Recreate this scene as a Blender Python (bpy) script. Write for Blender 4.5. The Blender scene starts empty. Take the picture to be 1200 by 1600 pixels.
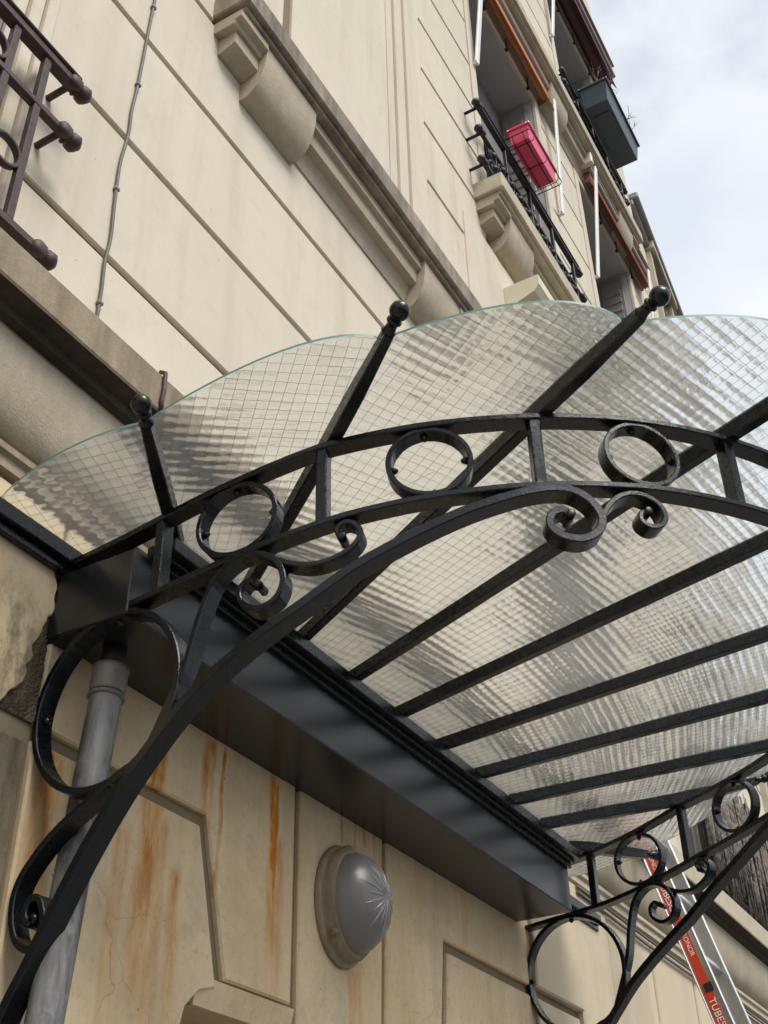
import bpy, bmesh, math, random
import numpy as np
from mathutils import Vector, Matrix
random.seed(7)
rng = np.random.default_rng(3)
S = bpy.context.scene
C = S.collection
R = math.radians

# ------------------------------------------------------------------ camera, light, exposure
cam_d = bpy.data.cameras.new('camera')
cam_d.sensor_fit = 'VERTICAL'; cam_d.sensor_height = 36.0; cam_d.lens = 1863.6 / 1600 * 36
cam_d.clip_start = 0.05; cam_d.clip_end = 500
cam = bpy.data.objects.new('camera', cam_d); C.objects.link(cam)
RX = (0.5001724, -0.86574971, -0.01746468)
RD = (0.49920987, 0.30477263, -0.81111229)
RF = (0.70754299, 0.39697744, 0.58462966)
cam.matrix_world = Matrix(((RX[0], -RD[0], -RF[0], 0), (RX[1], -RD[1], -RF[1], 0), (RX[2], -RD[2], -RF[2], 0), (0, 0, 0, 1)))
S.camera = cam

SUN_EL, SUN_AZ = R(52), R(200)          # azimuth clockwise from +Y (north)
world = bpy.data.worlds.new('World'); S.world = world; world.use_nodes = True
nt = world.node_tree; nt.nodes.clear()
out = nt.nodes.new('ShaderNodeOutputWorld'); bg = nt.nodes.new('ShaderNodeBackground')
sky = nt.nodes.new('ShaderNodeTexSky'); sky.sky_type = 'NISHITA'; sky.sun_disc = False
sky.sun_elevation = SUN_EL; sky.sun_rotation = SUN_AZ
tc = nt.nodes.new('ShaderNodeTexCoord'); mp = nt.nodes.new('ShaderNodeMapping')
mp.inputs['Scale'].default_value = (1.0, 1.0, 1.7)
mp.inputs['Location'].default_value = (0.35, 0.2, 0.1)
n1 = nt.nodes.new('ShaderNodeTexNoise'); n1.inputs['Scale'].default_value = 3.2; n1.inputs['Detail'].default_value = 7; n1.inputs['Roughness'].default_value = .55
n2 = nt.nodes.new('ShaderNodeTexNoise'); n2.inputs['Scale'].default_value = 5.0; n2.inputs['Detail'].default_value = 5
r1 = nt.nodes.new('ShaderNodeValToRGB'); r1.color_ramp.elements[0].position = .30; r1.color_ramp.elements[0].color = (.45, .45, .45, 1)
r1.color_ramp.elements[1].position = .5; r1.color_ramp.elements[1].color = (1, 1, 1, 1)
r2 = nt.nodes.new('ShaderNodeValToRGB')
r2.color_ramp.elements[0].position = .3; r2.color_ramp.elements[0].color = (5.0, 5.45, 6.05, 1)
r2.color_ramp.elements[1].position = .72; r2.color_ramp.elements[1].color = (6.5, 6.72, 7.0, 1)
mx = nt.nodes.new('ShaderNodeMix'); mx.data_type = 'RGBA'
L = nt.links.new
L(tc.outputs['Generated'], mp.inputs['Vector']); L(mp.outputs['Vector'], n1.inputs['Vector']); L(mp.outputs['Vector'], n2.inputs['Vector'])
L(n1.outputs['Fac'], r1.inputs['Fac']); L(n2.outputs['Fac'], r2.inputs['Fac'])
L(r1.outputs['Color'], mx.inputs['Factor']); L(sky.outputs['Color'], mx.inputs['A']); L(r2.outputs['Color'], mx.inputs['B'])
L(mx.outputs['Result'], bg.inputs['Color']); bg.inputs['Strength'].default_value = 0.068
L(bg.outputs['Background'], out.inputs['Surface'])

sd = bpy.data.lights.new('sun', 'SUN'); sd.energy = 1.5; sd.angle = R(28); sd.color = (1.0, .965, .905)
sun = bpy.data.objects.new('sun', sd); C.objects.link(sun)
sdir = Vector((math.sin(SUN_AZ) * math.cos(SUN_EL), math.cos(SUN_AZ) * math.cos(SUN_EL), math.sin(SUN_EL)))
sun.rotation_euler = sdir.to_track_quat('Z', 'Y').to_euler(); sun.location = (0, -20, 30)

S.view_settings.view_transform = 'Standard'; S.view_settings.look = 'None'
S.view_settings.exposure = 1.17; S.view_settings.gamma = 1; S.view_settings.use_curve_mapping = False
S.render.engine = 'CYCLES'
cy = S.cycles
cy.max_bounces = 14; cy.transmission_bounces = 12; cy.diffuse_bounces = 5; cy.glossy_bounces = 5; cy.transparent_max_bounces = 12
cy.sample_clamp_indirect = 6; cy.use_denoising = True; cy.blur_glossy = .6

# ------------------------------------------------------------------ materials
def mat(name):
    m = bpy.data.materials.new(name); m.use_nodes = True
    return m, m.node_tree, m.node_tree.nodes['Principled BSDF']

def nnode(t, kind, **kw):
    n = t.nodes.new(kind)
    for k, v in kw.items():
        if k in n.inputs: n.inputs[k].default_value = v
        else: setattr(n, k, v)
    return n

def mathn(t, op, a, b=None, c=None, clamp=False):
    n = t.nodes.new('ShaderNodeMath'); n.operation = op; n.use_clamp = clamp
    for i, v in enumerate((a, b, c)):
        if v is None: continue
        if isinstance(v, (int, float)): n.inputs[i].default_value = v
        else: t.links.new(v, n.inputs[i])
    return n.outputs[0]

def mixc(t, fac, a, b):
    n = t.nodes.new('ShaderNodeMix'); n.data_type = 'RGBA'
    for k, v in (('Factor', fac), ('A', a), ('B', b)):
        if isinstance(v, (int, float)): n.inputs[k].default_value = v
        elif isinstance(v, tuple): n.inputs[k].default_value = v if len(v) == 4 else (*v, 1)
        else: t.links.new(v, n.inputs[k])
    return n.outputs['Result']

def pos(t):
    return t.nodes.new('ShaderNodeNewGeometry').outputs['Position']

def noise(t, scale, detail=4, rough=.5, vec=None, stretch=None):
    v = vec if vec is not None else pos(t)
    if stretch:
        m = nnode(t, 'ShaderNodeMapping'); m.inputs['Scale'].default_value = stretch
        t.links.new(v, m.inputs['Vector']); v = m.outputs['Vector']
    n = nnode(t, 'ShaderNodeTexNoise', Scale=scale, Detail=detail, Roughness=rough)
    t.links.new(v, n.inputs['Vector'])
    return n.outputs['Fac']

def ramp(t, fac, p0, p1, c0=(0, 0, 0, 1), c1=(1, 1, 1, 1)):
    r = t.nodes.new('ShaderNodeValToRGB')
    r.color_ramp.elements[0].position = p0; r.color_ramp.elements[0].color = c0
    r.color_ramp.elements[1].position = p1; r.color_ramp.elements[1].color = c1
    t.links.new(fac, r.inputs['Fac']); return r.outputs['Color']

def bump(t, b, h, strength=.3, dist=.002, prev=None):
    n = t.nodes.new('ShaderNodeBump'); n.inputs['Strength'].default_value = strength; n.inputs['Distance'].default_value = dist
    t.links.new(h, n.inputs['Height'])
    if prev is not None: t.links.new(prev, n.inputs['Normal'])
    t.links.new(n.outputs['Normal'], b.inputs['Normal']); return n.outputs['Normal']

def simple(name, col, rough=.5, metal=0, var=.12, nscale=30, bstr=0, bdist=.001, spec=.5, coat=0):
    m, t, b = mat(name)
    f = noise(t, nscale, 5)
    c = mixc(t, ramp(t, f, .3, .7), tuple(x * (1 - var) for x in col), tuple(min(1, x * (1 + var)) for x in col))
    t.links.new(c, b.inputs['Base Color'])
    b.inputs['Roughness'].default_value = rough; b.inputs['Metallic'].default_value = metal
    b.inputs['Specular IOR Level'].default_value = spec
    if coat: b.inputs['Coat Weight'].default_value = coat; b.inputs['Coat Roughness'].default_value = .12
    if bstr: bump(t, b, noise(t, nscale * 3, 4), bstr, bdist)
    return m

def wall_material(name, col, dirt, streak=.35, grain=1.0):
    m, t, b = mat(name)
    big = noise(t, 1.3, 5, .6)
    runs = noise(t, 3.0, 6, .6, stretch=(2.2, 2.2, .22))
    fine = noise(t, 140, 3)
    c = mixc(t, ramp(t, big, .35, .7), tuple(x * .90 for x in col), col)
    oi = t.nodes.new('ShaderNodeObjectInfo'); c = mixc(t, mathn(t, 'MULTIPLY', oi.outputs['Random'], .35), c, tuple(x * .86 for x in col))
    c = mixc(t, mathn(t, 'MULTIPLY', ramp(t, runs, .5, .78), streak), c, dirt)
    blotch = noise(t, 9, 6, .7)
    c = mixc(t, mathn(t, 'MULTIPLY', ramp(t, blotch, .52, .76), .26), c, dirt)
    c = mixc(t, mathn(t, 'MULTIPLY', fine, .10), c, tuple(x * .55 for x in col))
    spots = nnode(t, 'ShaderNodeTexVoronoi', Scale=9.0); t.links.new(pos(t), spots.inputs['Vector'])
    sp = ramp(t, spots.outputs['Distance'], .018, .03, (1, 1, 1, 1), (0, 0, 0, 1))
    c = mixc(t, mathn(t, 'MULTIPLY', sp, .55), c, (.09, .075, .055))
    t.links.new(c, b.inputs['Base Color']); b.inputs['Roughness'].default_value = .85; b.inputs['Specular IOR Level'].default_value = .2
    h = mathn(t, 'ADD', mathn(t, 'MULTIPLY', noise(t, 220, 3), .5), noise(t, 26, 5))
    bump(t, b, h, .22 * grain, .004)
    return m

M_wall = wall_material('cream_painted_render', (.70, .628, .505), (.40, .34, .255), .44)
M_groove = wall_material('grimy_joint', (.24, .195, .125), (.13, .10, .065), .3)

# lower wall: same render, yellower, with rust runs that start below the canopy box
def lower_wall_material(name, col, dirt):
    m, t, b = mat(name)
    P = pos(t); sx = t.nodes.new('ShaderNodeSeparateXYZ'); t.links.new(P, sx.inputs[0]); X, Z = sx.outputs['X'], sx.outputs['Z']
    big = noise(t, 2.0, 6, .65); runs = noise(t, 5.0, 6, .6, stretch=(2.6, 2.6, .25)); fine = noise(t, 150, 3)
    c = mixc(t, ramp(t, big, .35, .7), tuple(x * .86 for x in col), col)
    c = mixc(t, mathn(t, 'MULTIPLY', ramp(t, runs, .48, .75), .30), c, dirt)
    c = mixc(t, mathn(t, 'MULTIPLY', ramp(t, noise(t, 4.5, 9, .72), .50, .68), .32), c, dirt)
    c = mixc(t, mathn(t, 'MULTIPLY', ramp(t, noise(t, 55, 6, .7), .52, .66), .35), c, tuple(x * .5 for x in col))
    wig = mathn(t, 'MULTIPLY', mathn(t, 'SUBTRACT', noise(t, 5.5, 4, stretch=(1, 1, 1)), .5), .035)
    ragged = noise(t, 34, 5, .7, stretch=(1, 1, .22))
    tot = None
    # x, top z, end z, half width, strength
    for x0, zt, ze, w, k in ((2.418, 1.25, .78, .017, 1.0), (2.432, 1.10, .70, .030, .40), (2.195, 1.25, .85, .006, .75), (2.136, 1.26, 1.03, .019, .7),
                             (1.955, 1.17, 1.02, .022, .95), (1.945, 1.03, .60, .030, .62), (1.985, 1.0, .42, .022, .36), (1.63, 1.03, .62, .028, .6), (1.71, 1.02, .5, .018, .45), (1.76, 1.2, .95, .016, .4),
                             (2.752, 1.27, 1.17, .005, .55), (2.822, 1.27, 1.16, .005, .65), (2.876, 1.29, 1.22, .010, .75), (2.93, 1.28, 1.12, .005, .4), (2.97, 1.28, 1.1, .005, .4), (2.05, .9, .5, .018, .45),
                             (2.82, .86, .5, .03, .35), (1.86, .95, .3, .02, .3), (3.5, 1.26, 1.0, .02, .2)):
        dx = mathn(t, 'ABSOLUTE', mathn(t, 'SUBTRACT', mathn(t, 'ADD', X, wig), x0))
        gx = mathn(t, 'MULTIPLY', mathn(t, 'SUBTRACT', 1.0, mathn(t, 'DIVIDE', dx, w * 1.5), clamp=True), 2.0, clamp=True)
        up = mathn(t, 'MULTIPLY', mathn(t, 'SUBTRACT', zt + .03, Z), 30, clamp=True)
        dn = mathn(t, 'DIVIDE', mathn(t, 'SUBTRACT', Z, ze), zt - ze, clamp=True)
        s = mathn(t, 'MULTIPLY', mathn(t, 'MULTIPLY', gx, up), mathn(t, 'MULTIPLY', mathn(t, 'POWER', dn, .55), k))
        tot = s if tot is None else mathn(t, 'MAXIMUM', tot, s)
    msk = mathn(t, 'MULTIPLY', tot, mathn(t, 'ADD', mathn(t, 'MULTIPLY', ramp(t, ragged, .36, .58), 1.0), .6), clamp=True)
    rust = mixc(t, ramp(t, ragged, .35, .7), (.70, .29, .018), (.33, .095, .006))
    c = mixc(t, mathn(t, 'MULTIPLY', ramp(t, noise(t, 3.2, 4, .6, stretch=(1.6, 1.6, .5)), .42, .68), .34), c, (.54, .36, .14))
    c = mixc(t, msk, c, rust)
    ex = mathn(t, 'DIVIDE', mathn(t, 'SUBTRACT', X, 1.47), .13); ez = mathn(t, 'DIVIDE', mathn(t, 'SUBTRACT', Z, 1.16), .22)
    dd = mathn(t, 'ADD', mathn(t, 'MULTIPLY', ex, ex), mathn(t, 'MULTIPLY', ez, ez))
    soot = mathn(t, 'MULTIPLY', mathn(t, 'SUBTRACT', 1.15, dd, clamp=True), ramp(t, noise(t, 26, 7, .75, stretch=(1, 1, .45)), .38, .60), clamp=True)
    c = mixc(t, mathn(t, 'MULTIPLY', soot, .8), c, (.075, .06, .04))
    c = mixc(t, mathn(t, 'MULTIPLY', fine, .14), c, tuple(x * .45 for x in col))
    sp = nnode(t, 'ShaderNodeTexVoronoi', Scale=14.0); t.links.new(P, sp.inputs['Vector'])
    c = mixc(t, mathn(t, 'MULTIPLY', ramp(t, sp.outputs['Distance'], .03, .05, (1, 1, 1, 1), (0, 0, 0, 1)), .5), c, (.08, .06, .04))
    cr = nnode(t, 'ShaderNodeTexVoronoi', Scale=3.1, feature='DISTANCE_TO_EDGE')
    wv = nnode(t, 'ShaderNodeTexNoise', Scale=7.0, Detail=5.0); t.links.new(P, wv.inputs['Vector'])
    ad = nnode(t, 'ShaderNodeMix', data_type='VECTOR'); ad.inputs['Factor'].default_value = .12
    t.links.new(P, ad.inputs['A']); t.links.new(wv.outputs['Color'], ad.inputs['B']); t.links.new(ad.outputs['Result'], cr.inputs['Vector'])
    crack = mathn(t, 'MULTIPLY', ramp(t, cr.outputs['Distance'], .001, .0035, (1, 1, 1, 1), (0, 0, 0, 1)), ramp(t, noise(t, 2.3, 2), .52, .62))
    c = mixc(t, mathn(t, 'MULTIPLY', crack, .35), c, (.10, .075, .045))
    t.links.new(c, b.inputs['Base Color']); b.inputs['Roughness'].default_value = .85; b.inputs['Specular IOR Level'].default_value = .2
    h = mathn(t, 'ADD', mathn(t, 'MULTIPLY', noise(t, 240, 3), .5), mathn(t, 'SUBTRACT', noise(t, 22, 6), mathn(t, 'MULTIPLY', crack, 1.5)))
    bump(t, b, h, .3, .004)
    return m

M_low = lower_wall_material('stained_yellow_render', (.76, .605, .395), (.33, .25, .145))
M_lowR = wall_material('cream_render_clean', (.62, .525, .38), (.36, .29, .195), .35)

def stone_material(name, col, dirt, amount=.5):
    m, t, b = mat(name)
    f = noise(t, 6, 6, .7); runs = noise(t, 7, 6, .65, stretch=(1.8, 1.8, .35)); g = noise(t, 190, 3)
    c = mixc(t, ramp(t, f, .3, .7), tuple(x * .72 for x in col), col)
    c = mixc(t, mathn(t, 'MULTIPLY', ramp(t, runs, .42, .66), amount), c, dirt)
    c = mixc(t, mathn(t, 'MULTIPLY', ramp(t, g, .35, .7), .3), c, tuple(x * .5 for x in col))
    t.links.new(c, b.inputs['Base Color']); b.inputs['Roughness'].default_value = .9; b.inputs['Specular IOR Level'].default_value = .15
    bump(t, b, mathn(t, 'ADD', g, noise(t, 40, 4)), .35, .004)
    return m

M_sill = stone_material('weathered_sill_stone', (.40, .325, .225), (.13, .10, .065), .65)
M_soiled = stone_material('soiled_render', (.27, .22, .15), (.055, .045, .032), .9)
M_sillgrey = stone_material('grey_lichened_sill', (.40, .34, .26), (.105, .092, .078), .75)
M_mould = stone_material('dusty_moulding', (.55, .475, .355), (.30, .25, .18), .3)
M_under = stone_material('near_black_underside', (.085, .07, .05), (.03, .026, .02), .6)
M_cement = stone_material('cracked_cement', (.21, .165, .11), (.035, .028, .02), .95)
M_slab = stone_material('cream_slab', (.61, .535, .41), (.30, .25, .18), .3)

def iron_material(name, col, rough, bstr):
    m, t, b = mat(name)
    f = noise(t, 24, 5, .6)
    c = mixc(t, ramp(t, f, .35, .7), tuple(x * .75 for x in col), tuple(x * 1.35 for x in col))
    t.links.new(c, b.inputs['Base Color'])
    rr = mathn(t, 'ADD', mathn(t, 'MULTIPLY', noise(t, 60, 4), .3), rough - .12)
    t.links.new(rr, b.inputs['Roughness'])
    b.inputs['Specular IOR Level'].default_value = .42
    h = mathn(t, 'ADD', noise(t, 240, 3, .6), mathn(t, 'MULTIPLY', noise(t, 40, 2), 1.0))
    bump(t, b, h, bstr, .0022)
    return m
M_iron = iron_material('dark_green_black_gloss_paint', (.0036, .0058, .0076), .23, .17)
M_box = simple('satin_black_sheet_metal', (.0125, .0145, .0155), .25, 0, .06, 3, spec=.6)
M_oldiron = iron_material('old_brown_iron', (.062, .036, .035), .55, .4)
M_blackiron = iron_material('black_wrought_iron', (.018, .017, .02), .5, .4)

def glass_material():
    m, t, b = mat('wired_cast_glass')
    b.inputs['Base Color'].default_value = (.95, .965, .955, 1)
    b.inputs['Transmission Weight'].default_value = 1.0; b.inputs['IOR'].default_value = 1.5
    uv = t.nodes.new('ShaderNodeUVMap').outputs['UV']
    rr = mathn(t, 'ADD', mathn(t, 'MULTIPLY', noise(t, 7, 3, vec=uv), .20), .035)
    t.links.new(rr, b.inputs['Roughness'])
    # every mesh cell is a slightly pillowed lens, on top of a soft rolled ripple; uv is in metres
    sp = t.nodes.new('ShaderNodeSeparateXYZ'); t.links.new(uv, sp.inputs[0])
    soft = noise(t, 6.0, 2, .5, vec=uv, stretch=(.7, 1.4, 1)); fine = noise(t, 75, 3, .6, vec=uv, stretch=(.8, 1.3, 1)); amp = noise(t, 3.5, 2, .5, vec=uv)
    wob = mathn(t, 'ADD', mathn(t, 'MULTIPLY', soft, .012), mathn(t, 'MULTIPLY', noise(t, 38, 2, vec=uv), .006))
    cu = mathn(t, 'COSINE', mathn(t, 'MULTIPLY', mathn(t, 'ADD', sp.outputs['X'], wob), 2 * math.pi / .025))
    cv = mathn(t, 'COSINE', mathn(t, 'MULTIPLY', mathn(t, 'ADD', sp.outputs['Y'], wob), 2 * math.pi / .025))
    cell = mathn(t, 'ADD', mathn(t, 'MULTIPLY', cv, .18), mathn(t, 'MULTIPLY', cu, .075))
    cell = mathn(t, 'MULTIPLY', cell, ramp(t, amp, .35, .65, (.15, .15, .15, 1), (1, 1, 1, 1)))
    h = mathn(t, 'ADD', cell, mathn(t, 'ADD', mathn(t, 'MULTIPLY', soft, 2.0), mathn(t, 'MULTIPLY', fine, .16)))
    bump(t, b, h, .5, .0030)
    tr = t.nodes.new('ShaderNodeBsdfTranslucent'); tr.inputs['Color'].default_value = (.90, .92, .91, 1)
    mxs = t.nodes.new('ShaderNodeMixShader'); mxs.inputs['Fac'].default_value = .05
    o = [n for n in t.nodes if n.type == 'OUTPUT_MATERIAL'][0]
    t.links.new(b.outputs['BSDF'], mxs.inputs[1]); t.links.new(tr.outputs['BSDF'], mxs.inputs[2]); t.links.new(mxs.outputs['Shader'], o.inputs['Surface'])
    return m
M_glass = glass_material()
m, t, b = mat('green_glass_edge'); M_gedge = m
b.inputs['Base Color'].default_value = (.13, .27, .235, 1); b.inputs['Roughness'].default_value = .35; b.inputs['Specular IOR Level'].default_value = .3
M_wire = simple('embedded_steel_wire', (.22, .215, .20), .45, .4, .1)
M_zinc = stone_material('weathered_zinc', (.30, .285, .255), (.12, .115, .11), .6)
M_zinc.node_tree.nodes['Principled BSDF'].inputs['Metallic'].default_value = .35
M_zinc.node_tree.nodes['Principled BSDF'].inputs['Roughness'].default_value = .5
M_pipe, t, b = mat('streaked_zinc_pipe')
c = mixc(t, ramp(t, noise(t, 16, 6, .7, stretch=(1, 1, .16)), .40, .60), (.065, .064, .061), (.24, .235, .225))
c = mixc(t, mathn(t, 'MULTIPLY', ramp(t, noise(t, 30, 5, .7), .55, .75), .55), c, (.36, .35, .335))
c = mixc(t, mathn(t, 'MULTIPLY', ramp(t, noise(t, 7, 4, .6, stretch=(1, 1, .3)), .55, .7), .35), c, (.16, .12, .075))
t.links.new(c, b.inputs['Base Color']); b.inputs['Roughness'].default_value = .52; b.inputs['Metallic'].default_value = .3
bump(t, b, noise(t, 50, 4), .12, .002)
M_alu = simple('brushed_aluminium', (.62, .62, .61), .33, .85, .08, 40)
M_red = simple('red_sticker', (.62, .055, .012), .45, 0, .05)
M_white = simple('white_print', (.85, .83, .80), .5, 0, .02)
M_black = simple('black_rubber', (.012, .012, .012), .6, 0, .1)
M_arm = simple('white_lacquered_metal', (.78, .77, .74), .35, 0, .04, 12)
M_casing = simple('cream_metal_casing', (.66, .60, .44), .4, 0, .06, 8)
M_tube = simple('taupe_awning_tube', (.30, .25, .21), .5, 0, .1, 8)
M_orange = simple('orange_canvas', (.62, .27, .13), .8, 0, .1, 20, .2)
M_rust = simple('faded_rust_canvas', (.26, .085, .06), .85, 0, .15, 14, .2)
M_purple = simple('plum_canvas', (.13, .062, .075), .85, 0, .15, 14, .2)
M_pink = simple('pink_plastic', (.80, .075, .17), .33, 0, .06, 10)
M_pink.node_tree.nodes['Principled BSDF'].inputs['Subsurface Weight'].default_value = .25
M_pink.node_tree.nodes['Principled BSDF'].inputs['Subsurface Radius'].default_value = (.03, .006, .01)
M_planter = simple('slate_green_plastic', (.040, .062, .075), .4, 0, .1, 10)
M_frame = simple('old_white_woodwork', (.50, .46, .40), .6, 0, .1, 20)
M_shutter = simple('grey_folded_shutter', (.25, .225, .20), .6, 0, .12, 20)
M_blind = simple('dark_grey_blind', (.26, .245, .25), .7, 0, .1, 10)
M_reveal = wall_material('grey_painted_reveal', (.55, .515, .50), (.36, .33, .30), .3)
m, t, b = mat('dark_window_pane'); M_pane = m
b.inputs['Base Color'].default_value = (.018, .02, .024, 1); b.inputs['Roughness'].default_value = .06
M_bezel = stone_material('aged_cream_ceramic', (.36, .295, .20), (.10, .075, .046), .7)
m, t, b = mat('frosted_mauve_glass'); M_globe = m
t.links.new(mixc(t, ramp(t, noise(t, 7, 3), .35, .7), (.165, .155, .15), (.25, .235, .225)), b.inputs['Base Color'])
b.inputs['Roughness'].default_value = .34; b.inputs['Subsurface Weight'].default_value = .2; b.inputs['Subsurface Radius'].default_value = (.02, .018, .018); b.inputs['Specular IOR Level'].default_value = .6
M_cut = simple('cut_glass', (.36, .34, .34), .12, 0, .05, 30, spec=.8)
M_brush = simple('dry_brushwood', (.165, .14, .12), .9, 0, .8, 38, .4)
M_twig = simple('bare_twig', (.20, .155, .12), .9, 0, .25, 40)
M_soil = simple('potting_soil', (.05, .035, .025), .95, 0, .3, 50)
M_door = simple('dark_varnished_door', (.07, .038, .02), .4, 0, .25, 9)
M_pave = stone_material('pavement_slabs', (.25, .24, .23), (.14, .135, .125), .4)
M_kerb = stone_material('granite_kerb', (.33, .32, .31), (.18, .17, .16), .4)
M_road = stone_material('road_asphalt', (.065, .065, .066), (.04, .04, .04), .4)
M_cable = simple('painted_cable', (.13, .115, .095), .6, 0, .1, 40)
M_slate = simple('dark_zinc_cornice', (.24, .225, .21), .6, 0, .15, 10)

# ------------------------------------------------------------------ mesh helpers
class MB:
    def __init__(s): s.v = []; s.f = []; s.mi = []; s.uv = {}; s.smooth = []
    def add(s, vs, fs, mi=0, smooth=False):
        o = len(s.v); s.v += [tuple(map(float, p)) for p in vs]
        for f in fs: s.f.append(tuple(i + o for i in f)); s.mi.append(mi); s.smooth.append(smooth)
        return o
    def box(s, x0, x1, y0, y1, z0, z1, bev=0, mi=0):
        x0, x1 = sorted((x0, x1)); y0, y1 = sorted((y0, y1)); z0, z1 = sorted((z0, z1))
        if bev <= 0:
            v = [(x, y, z) for x in (x0, x1) for y in (y0, y1) for z in (z0, z1)]
            s.add(v, [(0, 1, 3, 2), (4, 6, 7, 5), (0, 4, 5, 1), (2, 3, 7, 6), (0, 2, 6, 4), (1, 5, 7, 3)], mi); return
        b = min(bev, (x1 - x0) / 2.2, (y1 - y0) / 2.2, (z1 - z0) / 2.2)
        import itertools
        vs = []; idx = {}
        for sx, sy, sz in itertools.product((0, 1), repeat=3):
            c = ((x0, x1)[sx], (y0, y1)[sy], (z0, z1)[sz]); d = (b * (1 - 2 * sx), b * (1 - 2 * sy), b * (1 - 2 * sz))
            for a in range(3):
                p = [c[k] + (0 if k == a else d[k]) for k in range(3)]
                idx[(sx, sy, sz, a)] = len(vs); vs.append(p)
        fs = []
        for a in range(3):
            o = [k for k in range(3) if k != a]
            for sa in (0, 1):
                q = []
                for u, w in ((0, 0), (1, 0), (1, 1), (0, 1)):
                    k = [0, 0, 0]; k[a] = sa; k[o[0]] = u; k[o[1]] = w; q.append(idx[(*k, a)])
                fs.append(tuple(q))
        for a in range(3):
            o = [k for k in range(3) if k != a]
            for u in (0, 1):
                for w in (0, 1):
                    q = []
                    for sa, ax in ((0, o[0]), (0, o[1]), (1, o[1]), (1, o[0])):
                        k = [0, 0, 0]; k[a] = sa; k[o[0]] = u; k[o[1]] = w; q.append(idx[(*k, ax)])
                    fs.append(tuple(q))
        for c in itertools.product((0, 1), repeat=3): fs.append(tuple(idx[(*c, a)] for a in range(3)))
        s.add(vs, fs, mi)
    def tube(s, pts, r, n=8, caps=True, smooth=True, mi=0):
        pts = [Vector(p) for p in pts]; m = len(pts); rs = r if isinstance(r, (list, tuple)) else [r] * m
        vs = []; prev = None
        for i, p in enumerate(pts):
            t = (pts[min(i + 1, m - 1)] - pts[max(i - 1, 0)]).normalized()
            if prev is None:
                a = Vector((0, 0, 1)) if abs(t.z) < .9 else Vector((1, 0, 0)); a = (a - t * a.dot(t)).normalized()
            else:
                a = (prev - t * prev.dot(t)).normalized()
            prev = a; b_ = t.cross(a)
            for k in range(n):
                an = 2 * math.pi * k / n; vs.append(p + (a * math.cos(an) + b_ * math.sin(an)) * rs[i])
        fs = [(i * n + k, i * n + (k + 1) % n, (i + 1) * n + (k + 1) % n, (i + 1) * n + k) for i in range(m - 1) for k in range(n)]
        o = s.add(vs, fs, mi, smooth)
        if caps:
            for base, rev in ((0, True), ((m - 1) * n, False)):
                q = [o + base + k for k in range(n)]
                s.f.append(tuple(q[::-1] if rev else q)); s.mi.append(mi); s.smooth.append(False)
    def sweep(s, pts, nrm, w, th, closed=False, bev=.002, sc=None, mi=0):
        """flat bar: w along nrm, th across it; chamfered edges"""
        m = len(pts); P = [Vector(p) for p in pts]; vs = []
        for i in range(m):
            if closed: t = (P[(i + 1) % m] - P[(i - 1) % m]).normalized()
            else: t = (P[min(i + 1, m - 1)] - P[max(i - 1, 0)]).normalized()
            n = Vector(nrm[i] if isinstance(nrm, list) else nrm); n = (n - t * n.dot(t)).normalized(); b_ = t.cross(n)
            k = sc[i] if sc else 1
            a, c = w / 2 * k, th / 2 * k; e = min(bev, a * .45, c * .45)
            for p, q in ((a, c - e), (a - e, c), (-a + e, c), (-a, c - e), (-a, -c + e), (-a + e, -c), (a - e, -c), (a, -c + e)):
                vs.append(P[i] + n * p + b_ * q)
        mm = m if closed else m - 1
        fs = [(i * 8 + k, i * 8 + (k + 1) % 8, ((i + 1) % m) * 8 + (k + 1) % 8, ((i + 1) % m) * 8 + k) for i in range(mm) for k in range(8)]
        if not closed: fs += [tuple(range(7, -1, -1)), tuple((m - 1) * 8 + k for k in range(8))]
        s.add(vs, fs, mi)
    def prism(s, prof, x0, x1, mi=0, smooth=False):
        """profile of (y, z) pushed along x"""
        n = len(prof); vs = [(x0, y, z) for y, z in prof] + [(x1, y, z) for y, z in prof]
        s.add(vs, [(k, (k + 1) % n, n + (k + 1) % n, n + k) for k in range(n)], mi, smooth)
        s.add(vs, [tuple(range(n - 1, -1, -1)), tuple(range(n, 2 * n))], mi)
    def plate(s, poly, yf, yb, bev=.004, mi=0):
        """polygon of (x, z) standing on the wall, its front edge chamfered"""
        n = len(poly); A = sum(poly[i][0] * poly[(i + 1) % n][1] - poly[(i + 1) % n][0] * poly[i][1] for i in range(n))
        if A < 0: poly = poly[::-1]
        ins = []
        for i in range(n):
            p0, p, p1 = Vector(poly[i - 1]), Vector(poly[i]), Vector(poly[(i + 1) % n])
            a = (p - p0).normalized(); c = (p1 - p).normalized(); na, nc = Vector((-a.y, a.x)), Vector((-c.y, c.x))
            mid = (na + nc).normalized(); k = bev / max(.35, mid.dot(na)); ins.append(p + mid * k)
        vs = [(x, yb, z) for x, z in poly] + [(x, yf + bev, z) for x, z in poly] + [(q.x, yf, q.y) for q in ins]
        fs = [(k, (k + 1) % n, n + (k + 1) % n, n + k) for k in range(n)] + [(n + k, n + (k + 1) % n, 2 * n + (k + 1) % n, 2 * n + k) for k in range(n)]
        fs.append(tuple(range(2 * n, 3 * n)))
        s.add(vs, fs, mi)
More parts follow.
